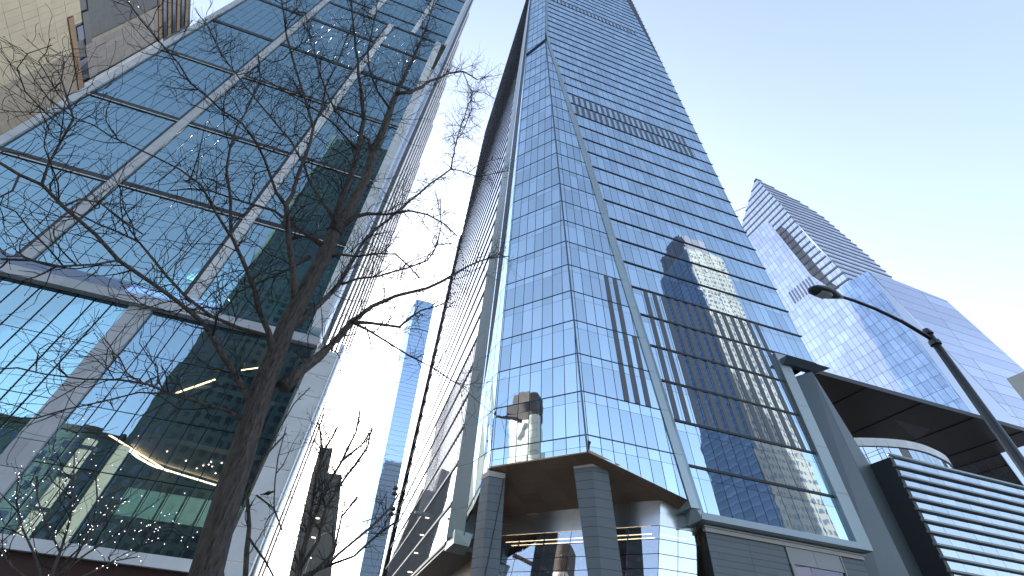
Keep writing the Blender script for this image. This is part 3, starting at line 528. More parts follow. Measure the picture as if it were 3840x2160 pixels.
# columns with courses of stone, pale caps
def blocks(sec, z0, z1, h, name='stone_block', mat='column_stone'):
    z = z0
    while z < z1-.05:
        zt = min(z+h, z1); obj(name, loft([sec(z+.012), sec(zt-.012)]), mat, T); z = zt
def colC(z):
    k = (16.2-z)/17.9; e2 = Vector((lerp(19.44, 20.05, k), 37.5, z)); t = lerp(1.95, .45, k); wdt = lerp(1.6, 2.25, k)
    e1 = e2+dl*t; e3 = e2+dr*wdt; return [tuple(e1), tuple(e2), tuple(e3), tuple(e3+Vector((-.3, 1.6, 0))), tuple(e1+Vector((.9, 1.2, 0)))]
blocks(colC, G, 15.85, .78)
obj('column_cap', loft([[tuple(Vector(p)*1) for p in colC(15.87)], colC(16.35)]), 'cap_stone', T)
def colL(z):
    k = (16.1-z)/17.8; x0 = lerp(11.12, 11.5, k); x1 = lerp(12.85, 13.15, k)
    return [(x0-.35-.45*k, 45.6, z), (x0, 44, z), (x1, 44, z), (x1+.5, 46.5, z)]
blocks(colL, G, 15.5, .78)
obj('column_cap', loft([colL(15.52), colL(16.05)]), 'cap_stone', T)
obj('downpipe', tube([(12.75, 43.9, 15.6, .035), (12.2, 43.9, 11, .035), (11.5, 43.9, 5.5, .035), (11.0, 43.9, G, .035)], 6), 'black', T)
# stone podium wall under the sill
h = .545; z = G
while z < 11.8:
    zt = min(z+h, 11.82)
    xs = [30.55, 35.1, 39.3, 45.95, 48.9] if zt > 9.0 else [30.55, 35.1, 39.7, 44.3, 48.9]
    for i, (a, b) in enumerate(zip(xs, xs[1:])):
        if zt > 9.0 and i == 2: continue
        obj('wall_stone', box(a+.012, b-.012, 37.2, 37.5, z+.012, zt-.012), 'wall_stone', T)
    z = zt
obj('wall_backing', box(30.6, 48.85, 37.44, 38.4, G, 12.2), 'core', T)
obj('wall_cap', box(30.45, 49.0, 37.0, 37.4, 11.84, 12.19), 'cap_stone', T)
obj('side_wall', loft([[(30.5, 37.2, G), (30.5, 37.6, G), (31.2, 38.6, G), (30.7, 38.6, G)], [(30.5, 37.2, 11.8), (30.5, 37.6, 11.8), (31.2, 38.6, 11.8), (30.7, 38.6, 11.8)]]), 'charcoal', T)
for a, b in ((39.42, 42.6), (42.64, 45.85)): obj('window_panel', box(a, b, 37.12, 37.3, 10.4, 11.82), 'panel_grey', T)
obj('window_glass', box(39.8, 45.85, 37.25, 37.3, 9.0, 10.36), 'glass_lobby', T)
obj('window_frame', join([box(39.42, 39.8, 37.05, 37.2, 8.9, 10.38), box(45.86, 46.0, 37.05, 37.2, 8.9, 12)]), 'panel_grey', T)

# ================================================================== PODIUM: pier, canopy, shops, drum
Pq = empty('steel_pier', (54.5, 38, G), 'dark slanting steel-clad pier rising to the edge of the black canopy', 'pier')
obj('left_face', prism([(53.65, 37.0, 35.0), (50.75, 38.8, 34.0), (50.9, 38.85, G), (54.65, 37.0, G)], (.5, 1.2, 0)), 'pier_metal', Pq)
obj('front_face', prism([(53.66, 36.98, 35.0), (54.66, 36.98, G), (56.32, 36.98, G), (56.27, 36.98, 22.7)], (0, .5, 0)), 'pier_metal_light', Pq)  # lighter metal than left_face: the light on this side is in the colour
Cq = empty('canopy_roof', (110, 90, G), 'huge black flat canopy roof oversailing the shopping building', 'canopy')
obj('soffit', box(83.5, 154.6, 57.5, 150, 54.2, 55.0), 'soffit_black', Cq)
obj('roof_edge', box(83.4, 154.6, 57.3, 57.48, 54.1, 55.2), 'fin_dark', Cq)
obj('skylight', prism([(115.7, 65.7, 54.17), (127.4, 65.8, 54.17), (131.5, 72.1, 54.17)], (0, 0, .02)), 'pier_metal', Cq)
for k in range(4): obj('roof_rib', box(98+k*16, 98.4+k*16, 57.6, 148, 54.05, 54.19), 'soffit_black', Cq)
for x, y in ((88, 146), (120, 146), (150, 100)): obj('support', box(x-.8, x+.8, y-.8, y+.8, G, 54.1), 'soffit_black', Cq)
Sq = empty('shopping_building', (80, 40, G), 'low glass shopping building with rows of dark horizontal louver blades and charcoal end wall', 'building')
obj('end_wall', box(56.2, 56.7, 34.4, 40, G, 22.7), 'charcoal', Sq)
LZ = [22.85, 21.73, 20.58, 19.43, 18.28, 17.15, 16.06, 14.95, 13.8, 12.66, 11.5, 10.3, 9.1, 7.9, 6.7, 5.5]
st2 = []
for i, (zt, zb) in enumerate(zip(LZ, LZ[1:])):
    xs = frange(56.75, 118, 2.2)
    for a, b in zip(xs, xs[1:]):
        jt = rnd.gauss(0, .004)
        fr = [(a+.02, 34.46, zb+.02), (b-.02, 34.46+jt, zb+.02), (b-.02, 34.46+jt+rnd.gauss(0, .006), zt-.05), (a+.02, 34.46, zt-.05)]
        st2.append((pxarea(fr), 'g', fr, (0, .05, 0)))
    obj('louver_blade', loft([[(x, 34.08, zb-.15), (x, 34.44, zb-.17), (x, 34.44, zb+.12), (x, 34.08, zb+.04)] for x in (56.05, 118)]), 'blade_metal', Sq)
emit_panes(st2, Sq, 'pane', {'g': 'glass_shop'}, 298)
obj('parapet', tube([(56.2, 34.35, 22.95, .22), (118, 34.35, 22.95, .22)], 10), 'frame_metal', Sq, smooth=True)
obj('inner_wall', box(56.75, 118, 35.0, 60, G, 22.4), 'core', Sq)
for k in range(2): obj('roof_rail', bar((56.4, 34.8, 23.5+.45*k), (56.4, 39.5, 23.5+.45*k), .04, .04), 'lamp_grey', Sq)
for k in range(3): obj('rail_post', bar((56.4, 34.8+k*2.2, 22.7), (56.4, 34.8+k*2.2, 24.0), .05, .05), 'lamp_grey', Sq)
Dq = empty('glass_drum', (86, 55, 22.4), 'curved glass drum with pale metal band tucked under the black canopy', 'rotunda')
arc = [(66, 58), (70, 53.2), (75.7, 49.4), (80.9, 47.3), (85, 46.8), (88.8, 47.2), (93, 48.2), (96.1, 49.7), (98.8, 52), (100, 56), (100, 62)]
def sm(a, n=4):
    o = []
    for i in range(len(a)-1):
        p0, p1, p2, p3 = a[max(i-1, 0)], a[i], a[i+1], a[min(i+2, len(a)-1)]
        for k in range(n):
            t = k/n; o.append(tuple(.5*(2*p1[j]+(p2[j]-p0[j])*t+(2*p0[j]-5*p1[j]+4*p2[j]-p3[j])*t*t+(3*p1[j]-p0[j]-3*p2[j]+p3[j])*t**3) for j in (0, 1)))
    return o+[a[-1]]
ar = sm(arc, 3)
for i, ((x0, y0), (x1, y1)) in enumerate(zip(ar, ar[1:])):
    e = .012
    obj('band_panel', prism([(lerp(x0, x1, e), lerp(y0, y1, e), 33.55), (lerp(x0, x1, 1-e), lerp(y0, y1, 1-e), 33.55), (lerp(x0, x1, 1-e), lerp(y0, y1, 1-e), 34.9), (lerp(x0, x1, e), lerp(y0, y1, e), 34.9)], (.1, .3, 0)), 'stone_light', Dq)
    e = .03
    obj('pane', prism([(lerp(x0, x1, e)+.1, lerp(y0, y1, e)+.25, 22.4), (lerp(x0, x1, 1-e)+.1, lerp(y0, y1, 1-e)+.25, 22.4), (lerp(x0, x1, 1-e)+.1, lerp(y0, y1, 1-e)+.25, 33.5), (lerp(x0, x1, e)+.1, lerp(y0, y1, e)+.25, 33.5)], (.0, .06, 0)), 'glass_shop', Dq)
obj('drum_core', prism([(x, y+.6, 22.4) for x, y in ar]+[(83, 66, 22.4)], (0, 0, 12.4)), 'core', Dq)

# ================================================================== RIGHT TOWER with crown
R = empty('lavender_tower', (175, 85, G), 'pale lavender-blue glass tower with a sharp pointed striped crown', 'skyscraper')
st3 = []
FL = Facet((155, 0, 0), (0, 1, 0), (0, 0, 1), (-1, 0, 0))
polyL = [(140, G), (140, 184), (96.1, 184), (94.7, 180.4), (88.9, 138.3), (84.0, 125.5), (75.7, 124.7), (70.2, 123.6), (68.9, 82), (67, G)]
grid_panes(FL, polyL, frange(44, 140, 1.95), frange(-.7, 184, 4.2), .10, st3, 'g', shear=.10, tilt=.0015)
backing(FL, polyL, 'mullion_soft', R)
FQ = Facet((0, 70, 0), (1, 0, 0), (0, 0, 1), (0, -1, 0))
polyQ = [(155.2, 123.4), (171, 86), (208, G), (262, G), (206.5, 95), (192.5, 122), (166, 124)]
grid_panes(FQ, polyQ, frange(150, 270, 30.), frange(-.7, 126, 4.2), .12, st3, 'w', tilt=.001)
backing(FQ, polyQ, 'mullion_soft', R)
tri = [(155.05, 70.1, 123.2), (155.05, 67.2, G), (207.8, 69.9, G), (170.9, 69.95, 86)]
obj('cut_facet', prism(tri, (0, .2, 0)), 'glass_crown', R)
FCL = Facet((160, 0, 0), (0, 1, 0), (0, 0, 1), (-1, 0, 0))
polyCL = [(93, 221), (88, 190), (84.8, 158), (80, 134), (78, 120), (125, 120), (125, 185), (112, 201.6)]
grid_panes(FCL, polyCL, frange(76, 126, 2.1), frange(118, 222, 4.05), .10, st3, 'c', tilt=.0015)
backing(FCL, polyCL, 'mullion_grey', R)
FCR = Facet((0, 59.9, 0), (1, 0, 0), (0, .15, 1), (0, -1, .15))
polyCR = [(160, 221), (182, 207), (190, 196), (195, 160), (195, 120), (160, 120)]
grid_panes(FCR, polyCR, frange(160, 200, 4.), frange(118, 222, 4.05), .10, st3, 'c', tilt=.001)
backing(FCR, polyCR, 'mullion_grey', R)
emit_panes(st3, R, 'pane', {'g': 'glass_right', 'w': 'glass_right', 'c': 'glass_crown'}, 298)
CE = [(120, 78), (134, 80), (158, 84.8), (190, 88), (221, 93)]
CRX = [(120, 195), (160, 195), (196, 190), (207, 182), (221, 160)]
CLF = [(120, 125), (185, 125), (201.6, 112), (221, 93)]
for z in frange(122.05, 219.5, 4.05):
    y0 = interp(CE, z); obj('crown_fin', box(159.75, 159.95, y0, interp(CLF, z), z-.42, z+.42), 'crown_metal', R)
    yy = 59.9+.15*z; obj('crown_fin', box(160, interp(CRX, z)+.5, yy-.25, yy-.02, z-.42, z+.42), 'crown_metal', R)
for k in range(8):
    y = 101-k*1.55
    obj('louver_strip', prism([(154.9, y, 132), (154.9, y-.7, 132), (154.9, y-.1, 139), (154.9, y+.6, 139)], (.06, 0, 0)), 'crown_metal', R)
obj('core', prism([(157, 71, G), (157, 138, G), (158.5, 138, 118), (158.5, 72, 118)], (35, 0, 0)), 'core', R)
obj('roof_boom', bar((160, 113.2, 214.3), (160, 105.2, 209.3), .5, .5), 'lamp_grey', R)

# ================================================================== LEFT BUILDING: stone grid and glass
L = empty('stone_grid_building', (-34, 60, G), 'glass office block with pale stone piers and dark spandrel bands, corner of vertical fins', 'building')
YL = 48.0
px0 = lambda z: -55.1; px0o = lambda z: -56.2
p1L = lambda z: -42.45-.012*(z-44); p1R = lambda z: -41.25-.012*(z-44)
p2L = lambda z: -26.1-.014*(z-60); p2R = lambda z: -24.85-.014*(z-60)
p3L = lambda z: -11.95-.028*(z-32); p3R = lambda z: -10.45-.028*(z-32)
BT, TOPV = 28.8, 124.6
lev = [28.8, 44.9, 61.0, 78.9, 95.3, 111.9, 124.6]
st4 = []; bars = []
def bay(xl, xr, z0, z1, nx, nz, key, yf=YL+.35):
    for j in range(nz):
        for i in range(nx):
            a, b = z0+(z1-z0)*j/nz+.04, z0+(z1-z0)*(j+1)/nz-.04
            X = lambda f, z: lerp(xl(z), xr(z), f)
            f0, f1 = i/nx+.0035, (i+1)/nx-.0035
            t1, t2 = rnd.gauss(0, .002), rnd.gauss(0, .004)
            fr = [(X(f0, a), yf-t1-t2, a), (X(f1, a), yf+t1-t2, a), (X(f1, b), yf+t1+t2, b), (X(f0, b), yf-t1+t2, b)]
            st4.append((pxarea(fr), key, fr, (0, .03, 0)))
    for i in range(nx+1):
        f = i/nx
        obj('mullion', bar((lerp(xl(z0), xr(z0), f), yf+.06, z0), (lerp(xl(z1), xr(z1), f), yf+.06, z1), .055, .12, (0, 1, 0)), 'mullion', L)
    for j in range(nz+1):
        z = z0+(z1-z0)*j/nz; obj('transom', bar((xl(z), yf+.065, z), (xr(z), yf+.065, z), .10, .07), 'mullion', L)
for a, b in zip(lev, lev[1:]):
    a2 = a+(.0 if a < 30 else .4); b2 = b-.4
    bay(px0, p1L, a2, b2, 8, 4, 'g'); bay(p1R, p2L, a2, b2, 9, 4, 'g'); bay(p2R, p3L, a2, b2, 8, 4, 'g')
    for xl, xr in ((px0, p1L), (p1R, p2L), (p2R, p3L)):
        z = b; obj('spandrel', bar((xl(z)+.02, YL+.36, z), (xr(z)-.02, YL+.36, z), .24, .95), 'spandrel_dark', L)
        if b < 80: obj('spandrel_trim', bar((xl(z)+.02, YL+.2, z-.48), (xr(z)-.02, YL+.2, z-.48), .12, .13), 'stone_light', L)
for xl in (p1L, p2L, ):                                     # dark reveal along the left of each pier
    obj('pier_reveal', loft([[(xl(z)-.55, YL+.28, z), (xl(z)-.01, YL+.2, z), (xl(z)-.01, YL+.5, z), (xl(z)-.55, YL+.5, z)] for z in (BT, TOPV)]), 'spandrel_dark', L)
# upper volume
upA, upAr = (lambda z: -32.9), (lambda z: -31.6); upB, upBr = (lambda z: -21.3), (lambda z: -20.2); upE = lambda z: -12.3
ul = [124.6]+[130.6+11.05*k for k in range(9)]
for a, b in zip(ul, ul[1:]):
    a2, b2 = a+.35, b-.35; nz = 2 if b-a > 8 else 1
    bay(px0, lambda z: -44.5, a2, b2, 6, nz, 'g'); bay(lambda z: -43.4, upA, a2, b2, 6, nz, 'g'); bay(upAr, upB, a2, b2, 6, nz, 'g'); bay(upBr, upE, a2, b2, 5, nz, 'g')
    obj('spandrel', bar((px0(0), YL+.36, b), (upE(b), YL+.36, b), .24, .65), 'spandrel_dark', L)
def stonepier(xl, xr, z0, z1, hh, mat='stone_grey', y0=YL+.08, cols=1):
    zs_ = frange(z0, z1, hh)
    if len(zs_) > 2 and zs_[-1]-zs_[-2] < .3: zs_.pop(-2)
    for a, b in zip(zs_, zs_[1:]):
        for c in range(cols):
            X = lambda f, z: lerp(xl(z), xr(z), f)
            f0, f1 = c/cols+.004, (c+1)/cols-.004
            S = lambda z: [(X(f0, z), y0, z), (X(f1, z), y0, z), (X(f1, z), YL+.6, z), (X(f0, z), YL+.6, z)]
            obj('stone_panel', loft([S(a+.03), S(b-.03)]), mat, L)
stonepier(px0o, px0, G, 225, 4.1)
stonepier(p1L, p1R, BT, 225, 4.1); stonepier(p2L, p2R, BT, TOPV+.3, 4.1, 'stone_light')
stonepier(lambda z: -44.5, lambda z: -43.4, TOPV+.3, 225, 8.); stonepier(upA, upAr, TOPV+.3, 225, 8., 'stone_light'); stonepier(upB, upBr, TOPV+.3, 225, 8., 'stone_light')
stonepier(p3L, p3R, BT, TOPV+.3, 4.1, 'stone_light')
stonepier(upE, lambda z: -11.5, TOPV+.35, 225, 8., 'stone_light')
# podium of the left building: belt, wide pier, lower glass
for a, b in zip(frange(-56.2, -10.1, 3.3), frange(-56.2, -10.1, 3.3)[1:]):
    obj('belt_panel', box(a+.012, b-.012, YL-.5, YL+.6, 27.65, 28.75), 'stone_grey', L)
obj('belt_glass_rail', box(-56.2, -10.3, YL-.42, YL-.38, 28.8, 30.0), 'glass_rail', L)
w1, w1r = (lambda z: -29.8), (lambda z: -27.6); ge = lambda z: -10.15+.0*z
stonepier(w1, w1r, 5.85, 27.6, 2.3, cols=2); stonepier(ge, lambda z: -7.6, G, 27.6, 2.6, 'stone_light')
lz = [5.85, 11.2, 16.5, 22.5, 27.6]
for a, b in zip(lz, lz[1:]):
    bay(px0, w1, a, b, 15, 1, 'g' if a > 10 else 'l'); bay(w1r, ge, a, b, 11, 1, 'l')
for a, b in zip(frange(-56.2, -10.2, 5.1), frange(-56.2, -10.2, 5.1)[1:]):
    obj('base_panel', box(a+.012, b-.012, YL-.5, YL+.5, 4.95, 5.8), 'stone_light', L)
obj('storefront', box(-56, -10.2, YL+.3, YL+.6, G, 4.9), 'red_shop', L)
emit_panes(st4, L, 'pane', {'g': 'glass_left', 'l': 'glass_left_low'}, 298)
# rounded metal corner and fins on the side face
def cornersec(z):
    x0 = p3R(z) if z < TOPV else -11.5
    if z < BT: x0 = -7.6
    X = max(-10.3-.006*(z-30), x0+.25) if z >= BT else -7.2
    return [(x0, YL-.2, z)]+[(x0+(X-x0)*math.sin(a), YL-.2+1.4*(1-math.cos(a)), z) for a in [k*math.pi/10 for k in range(1, 6)]]+[(X-.3, YL+3, z), (x0, YL+3, z)]
obj('metal_corner', loft([cornersec(z) for z in (BT+.02, 60, 90, TOPV)]), 'corner_metal', L)
obj('metal_corner', loft([cornersec(z) for z in (TOPV+.1, 160, 225)]), 'corner_metal', L)
obj('metal_corner', loft([cornersec(z) for z in (G, 15, BT-.05)]), 'corner_metal', L)
ZT = [(49, 200), (57, 150), (63, 134), (69, 118), (72, 100), (74, 90)]
for k in range(8):
    y = 50.4+k*3.0; zt = interp(ZT, y); X = lambda z, d: -9.75-.006*(z-30)+d
    fb = obj('side_fin', loft([[(X(z, -.1), y, z), (X(z, -.1), y+1.1, z), (X(z, -1.25), y+1.1, z), (X(z, -1.25), y, z)] for z in (G, zt)]), 'fin_shade_grey', L)
    obj('fin_lit_face', loft([[(X(z, 0), y-.02, z), (X(z, 0), y+1.14, z), (X(z, -.098), y+1.14, z), (X(z, -.098), y-.02, z)] for z in (G, zt)]), 'white_metal', fb)  # sunlit outer face white, shaded body grey: light painted into the fin colours
    obj('side_glass', loft([[(X(z, -1.0), y+1.12, z), (X(z, -1.0), y+2.98, z), (X(z, -1.25), y+2.98, z), (X(z, -1.25), y+1.12, z)] for z in (G, zt-1)]), 'glass_far', L)
# floors, core and lights behind the left glass
for a, b in zip(lev, lev[1:]):
    for j in range(1, 5):
        z = lerp(a, b, j/4); obj('floor_slab', box(-55, p3L(z)-.3, YL+.62, 58, z-.32, z+.02), 'ceiling', L)
for a, b in zip(ul, ul[1:]): obj('floor_slab', box(-55, -12.8, YL+.62, 58, b-.4, b), 'ceiling', L)
obj('core', box(-55, -16, 58, 68, 27.7, 225), 'interior', L); obj('unseen_shade_core', box(-55, -18, 59, 67, 225, 330), 'core', L); obj('base_core', box(-55, -31, 58.2, 68, G, 27.6), 'interior', L)  # upper box is unseen extra height, added to shade the block across the avenue
obj('back_core', box(-54, -14, 66, 72, G, 100), 'core', L)
def strip(a, b, wd=.34, mat='light_strong'): obj('ceiling_light', bar(a, b, wd, .05), mat, L)
def ztop(z):                                                    # underside of the slab above z
    for a, b in zip(lev, lev[1:]):
        for j in range(1, 5):
            q = lerp(a, b, j/4)-.36
            if q > z: return q
    return z
for zc, x0, n_ in ((64.2, -44.0, 4), (59.8, -44.2, 5), (55.4, -41.8, 3)):
    zc = ztop(zc-1.2)
    strip((x0, 50.4, zc), (x0+n_*1.35, 50.4, zc), mat='light_pink' if n_ == 5 else 'light_white')
    for k in range(n_+1):
        if (k*7+n_) % 3: strip((x0+k*1.35, 48.9, zc), (x0+k*1.35, 50.4, zc))
# downlights on the upper floors
dl_ = []
for (a, b, X0, X1, st) in ((111.9, 124.6, -40.5, -14, 2.1), (95.3, 111.9, -40, -13.6, 2.1), (95.3, 124.6, -54, -43.5, 2.6)):
    for j in range(1, 5):
        z = lerp(a, b, j/4)-.36
        for k in range(int((X1-X0)/st)):
            if rnd.random() < .8: dl_.append((X0+k*st+rnd.uniform(-.15, .15), 49.2 if (j+k) % 2 else 49.8, z))
for p in dl_[:170]: obj('downlight', cyl((p[0], p[1], p[2]), .34, .05, 8), 'light_strong', L)
for k in range(44):                                             # scattered fittings elsewhere
    z = ztop(rnd.uniform(30, 92)); x = rnd.uniform(-53, -16)
    strip((x, rnd.uniform(49.2, 50.4), z), (x+rnd.uniform(.2, 1.2), rnd.uniform(49.2, 50.4), z), .18, rnd.choice(('light_white', 'light_pink', 'light_warm')))
for (x, z, hh) in ((-27.3, 33, 2.6), (-27.2, 37, 2.6), (-27.1, 41, 2.6), (-27.2, 50, 2.8), (-27.2, 58, 3), (-36.5, 34, 2.2), (-34.3, 38.6, 2.4), (-31.5, 43.2, 2.2), (-29.5, 47.5, 2.2), (-39, 31, 1.6)):
    obj('lit_stair_wall', box(x-.5, x+.5, 49.6, 49.8, z, z+hh), 'light_cool', L)
obj('warm_ceiling', box(-23.5, -13.5, 50, 57.5, 35.2, 35.35), 'warm_ceiling', L)
strip((-21.5, 53, 35.12), (-21.5, 56, 35.12), .3, 'light_warm'); strip((-16.4, 53, 35.12), (-16.4, 56, 35.12), .3, 'light_warm'); strip((-23, 57.3, 35.1), (-14, 57.3, 35.1), .3, 'light_warm')
for z0 in (51.0, 72.5):
    zc = ztop(z0); obj('warm_ceiling', box(-23.5, -13.8, 48.9, 54, zc+.0, zc+.03), 'warm_ceiling', L)
    for x in (-22, -18.5, -15.5): strip((x, 49.3, zc-.05), (x, 50.6, zc-.05), .22, 'light_warm')
# podium interior: dark hall, warm ceilings edged with light, green frosted screens, lit columns
for z in lz[1:]: obj('floor_slab', box(-55, -31, YL+.62, 58, z-.4, z), 'interior', L)
obj('hall_floor', box(-30, -10.5, YL+.7, 66, 4.9, 5.6), 'core', L); obj('hall_back', box(-30, -10.6, 64, 64.4, 5, 27.5), 'interior', L)
obj('hall_ceiling', box(-30, -10.6, YL+.7, 64, 26.9, 27.4), 'interior', L)
def plate(P, z, mat): return obj('ceiling_plate', prism([(x, y, z) for x, y in P], (0, 0, .5)), mat, L)
cv = [(-24.5, 54.6), (-24.2, 57.2), (-23.3, 59.4), (-20.4, 61.2), (-17.25, 63.1)]
plate(cv+[(-10.8, 63.5), (-10.8, 52.3), (-15.3, 52.6), (-22.5, 51.6)], 15.6, 'warm_ceiling')
for a, b in zip(cv, cv[1:]): strip((*a, 15.2), (*b, 15.2), .5, 'light_cove')
strip((-26.5, 54.2, 16.0), (-23.2, 63.8, 16.0), .3, 'light_warm')
plate([(-22.5, 52), (-19, 51), (-12, 52), (-12, 58), (-22, 58)], 21.4, 'interior')
strip((-22.3, 51.8, 20.6), (-19.2, 50.9, 22.6), .22, 'light_warm'); strip((-17.4, 51, 24.3), (-14.0, 51, 25.9), .18, 'light_warm')
for k in range(10): obj('downlight', cyl((rnd.uniform(-21, -11.5), rnd.uniform(53, 60), 15.5), .06, .05, 6), 'light_white', L)
for k in range(6): obj('frosted_screen', box(-21.5+k*1.72, -20.0+k*1.72, 52.6, 52.7, 9.0, 11.3), 'green_panel', L)
for x, y in ((-26.8, 52.6), (-24.0, 52.9)): obj('lit_column', cyl((x, y, 5.6), .5, 9.2, 14), 'lit_column', L)
for z in (8.2, 11.0, 13.6): obj('gallery_edge', box(-29.5, -25.4, 51.2, 51.6, z, z+.3), 'warm_ceiling', L)
# ================================================================== TAN STONE BUILDING beyond the left block
N = empty('tan_stone_building', (-99, 90, G), 'tan stone-panelled building with brown belt and dark windows beyond the stone grid block', 'building')
FT = Facet((-93, 75, 0), (-.3375, 1.461, 0), (0, 0, 1.5), (.974, .225, 0))
zt_ = [45.4+2.47*k for k in range(10)]
stT = []
def stones(s0, s1, z0, z1, ds, dz, key, dep=0.):
    for z in frange(z0, z1, dz)[:-1]:
        for s in frange(s0, s1, ds)[:-1]:
            b = min(z+dz, z1); e = min(s+ds, s1); jt = rnd.uniform(-.02, .02)
            fr = [FT.p(s+.015, z+.02, dep+jt), FT.p(e-.015, z+.02, dep+jt), FT.p(e-.015, b-.02, dep+jt), FT.p(s+.015, b-.02, dep+jt)]
            stT.append((pxarea(fr), key, [tuple(q) for q in fr], tuple(-FT.n*.12)))
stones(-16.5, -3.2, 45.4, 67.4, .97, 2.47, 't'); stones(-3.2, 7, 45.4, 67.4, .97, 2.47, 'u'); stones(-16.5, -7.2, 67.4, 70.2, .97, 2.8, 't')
stones(-3.2, 2.9, 70.2, 88.8, 1.1, 2.2, 'b'); stones(2.9, 3.8, 68.6, 90, .9, 2.6, 'w', .3)  # 'w' strip: pale stone puts the sunlit edge into the colour
emit_panes(stT, N, 'stone_panel', {'t': 'tan_stone', 'u': 'shade_tone_stone', 'b': 'grey_block', 'w': 'stone_light'}, 298)
def tb(name, s0, s1, z0, z1, d0, d1, mat): return obj(name, prism([tuple(FT.p(a, b, d1)) for a, b in ((s0, z0), (s1, z0), (s1, z1), (s0, z1))], -FT.n*(d1-d0)), mat, N)
tb('wall_backing', -16.4, 12, -1.1, 100, -1.2, -.13, 'dark_rubble')
obj('unseen_shade_block', box(-129, -72, 118, 160, G, 235), 'shade_tone_stone', N)  # mass added out of view to keep the sun off the tan wall
tb('brown_belt', -8.7, 4.2, 67.45, 68.5, -.1, .22, 'brown_slate')
tb('window', -6.7, -4.4, 69.0, 71.4, -.12, .02, 'window_dark'); tb('window', -1.2, 1.6, 67.7, 70.1, .0, .1, 'window_dark')
tb('window_jamb', -8.6, -3.3, 70.3, 71.6, -.12, .12, 'dark_rubble')
tb('rough_panel', -16.4, -3.9, 71.7, 87, -.12, .02, 'dark_rubble'); tb('rough_edge', -3.9, -3.25, 71, 88.6, -.12, .1, 'shade_tone_stone')
for k in range(7): tb('louver_window', -9, 3.3, 89.0+k*1.5, 89.9+k*1.5, -.1, .05, 'window_dark' if k % 2 else 'brown_slate')
for k in range(5): tb('wall_lamp', -12+k*1.6, -11.94+k*1.6, 74+k*2.3, 74.06+k*2.3, .02, .1, 'light_white')

# ================================================================== FAR TOWERS down the street
def tower(name, label, secs, mat, floors=None, mat2='mullion_grey', band=.5):
    t = empty(name, (secs[0][0][0], secs[0][0][1], G), label, 'skyscraper')
    obj('shaft', loft(secs), mat, t)
    if floors:
        z0, z1, dz, y = floors; z = z0; o = []
        while z < z1:
            k = (z-secs[0][0][2])/(secs[-1][0][2]-secs[0][0][2]); a = Vector(secs[0][0]).lerp(Vector(secs[-1][0]), k); b = Vector(secs[0][1]).lerp(Vector(secs[-1][1]), k)
            o.append(bar(a+Vector((0, -.2, 0)), b+Vector((0, -.2, 0)), .3, band)); z += dz
        obj('floor_lines', join(o), mat2, t, kind='stuff')
    return t
t = tower('blue_far_tower', 'slim blue glass tower far down the bright street', [[(17, 500, G), (34, 500, G), (40, 540, G), (10, 540, G)], [(-7.2, 500, 400), (18.6, 500, 400), (24, 540, 402), (-14, 540, 402)]], 'glass_far', (20, 398, 5.5, 500), 'glass_spandrel', .8)
s_ = empty('stepped_dark_tower', (-30, 400, G), 'dark stepped stone tower far down the street beside the fins', 'skyscraper')
obj('shaft', loft([[(-31, 400, G), (2, 400, G), (2, 430, G), (-31, 430, G)], [(-47.5, 400, 118), (-24.2, 400, 120), (-24, 430, 120), (-47.5, 430, 118)]]), 'dark_wall', s_)
obj('upper_shaft', loft([[(-47.4, 404, 117), (-35.5, 404, 117), (-35.5, 425, 117), (-47.4, 425, 117)], [(-49, 404, 139), (-38.7, 404, 141), (-38.7, 425, 141), (-49, 425, 139)]]), 'dark_wall', s_)
for k in range(7):
    z = 20+k*13; c = lerp(-20, -36, z/118)
    obj('lit_window', box(c-1.5, c+1.5, 399.7, 399.95, z, z+.6), 'light_warm', s_)

# ================================================================== BUILDINGS ACROSS THE AVENUE, seen in the mirror glass
def block(name, label, x0, x1, y0, y1, h, wall, dx, dz, wx, wz, side=None, wm='window_dark'):
    b = empty(name, ((x0+x1)/2, (y0+y1)/2, G), label, 'building')
    obj('wall', box(x0, x1, y0, y1, G, h), wall, b)
    o = []
    z = 4
    while z < h-3:
        x = x0+1.5
        while x < x1-wx: o.append(box(x, x+wx, y1-.05, y1+.06, z, z+wz)); x += dx
        y = y0+1.5
        while y < y1-wx:
            o.append(box(x0-.06, x0+.05, y, y+wx, z, z+wz)); y += dx
        z += dz
    obj('windows', join(o), wm, b, kind='stuff')
    return b
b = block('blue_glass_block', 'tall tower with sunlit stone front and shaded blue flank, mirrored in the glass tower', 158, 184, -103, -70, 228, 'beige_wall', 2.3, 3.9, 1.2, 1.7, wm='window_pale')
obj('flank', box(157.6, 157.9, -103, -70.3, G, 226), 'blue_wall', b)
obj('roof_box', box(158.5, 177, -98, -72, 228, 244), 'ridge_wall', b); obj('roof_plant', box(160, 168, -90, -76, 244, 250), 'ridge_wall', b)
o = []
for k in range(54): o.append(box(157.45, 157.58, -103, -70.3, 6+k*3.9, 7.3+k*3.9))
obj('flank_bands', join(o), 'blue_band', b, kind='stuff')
b = block('dark_brick_block', 'broad dark brick block across the avenue, mirrored in the stone grid building', -72, 14, -95, -60, 226, 'green_wall', 3.1, 3.7, 1.7, 2.0)
obj('roof_step', box(-60, -10, -90, -64, 226, 238), 'dark_wall', b)
b = block('low_brick_block', 'low dark brick block beside the taller dark one, mirrored in the stone grid building', -140, -73, -95, -60.5, 46.8, 'green_wall', 3.1, 3.7, 1.7, 2.0)
obj('cornice', box(-140.3, -72.9, -61, -60, 45.6, 47.2), 'dark_wall', b)
b = empty('unfinished_tower', (-158, -4, G), 'concrete tower under construction with dark netted top, mirrored low in the glass', 'building')
foot = [(-146, -2), (-154.5, 9.5), (-162, 4), (-153.5, -7.5)]
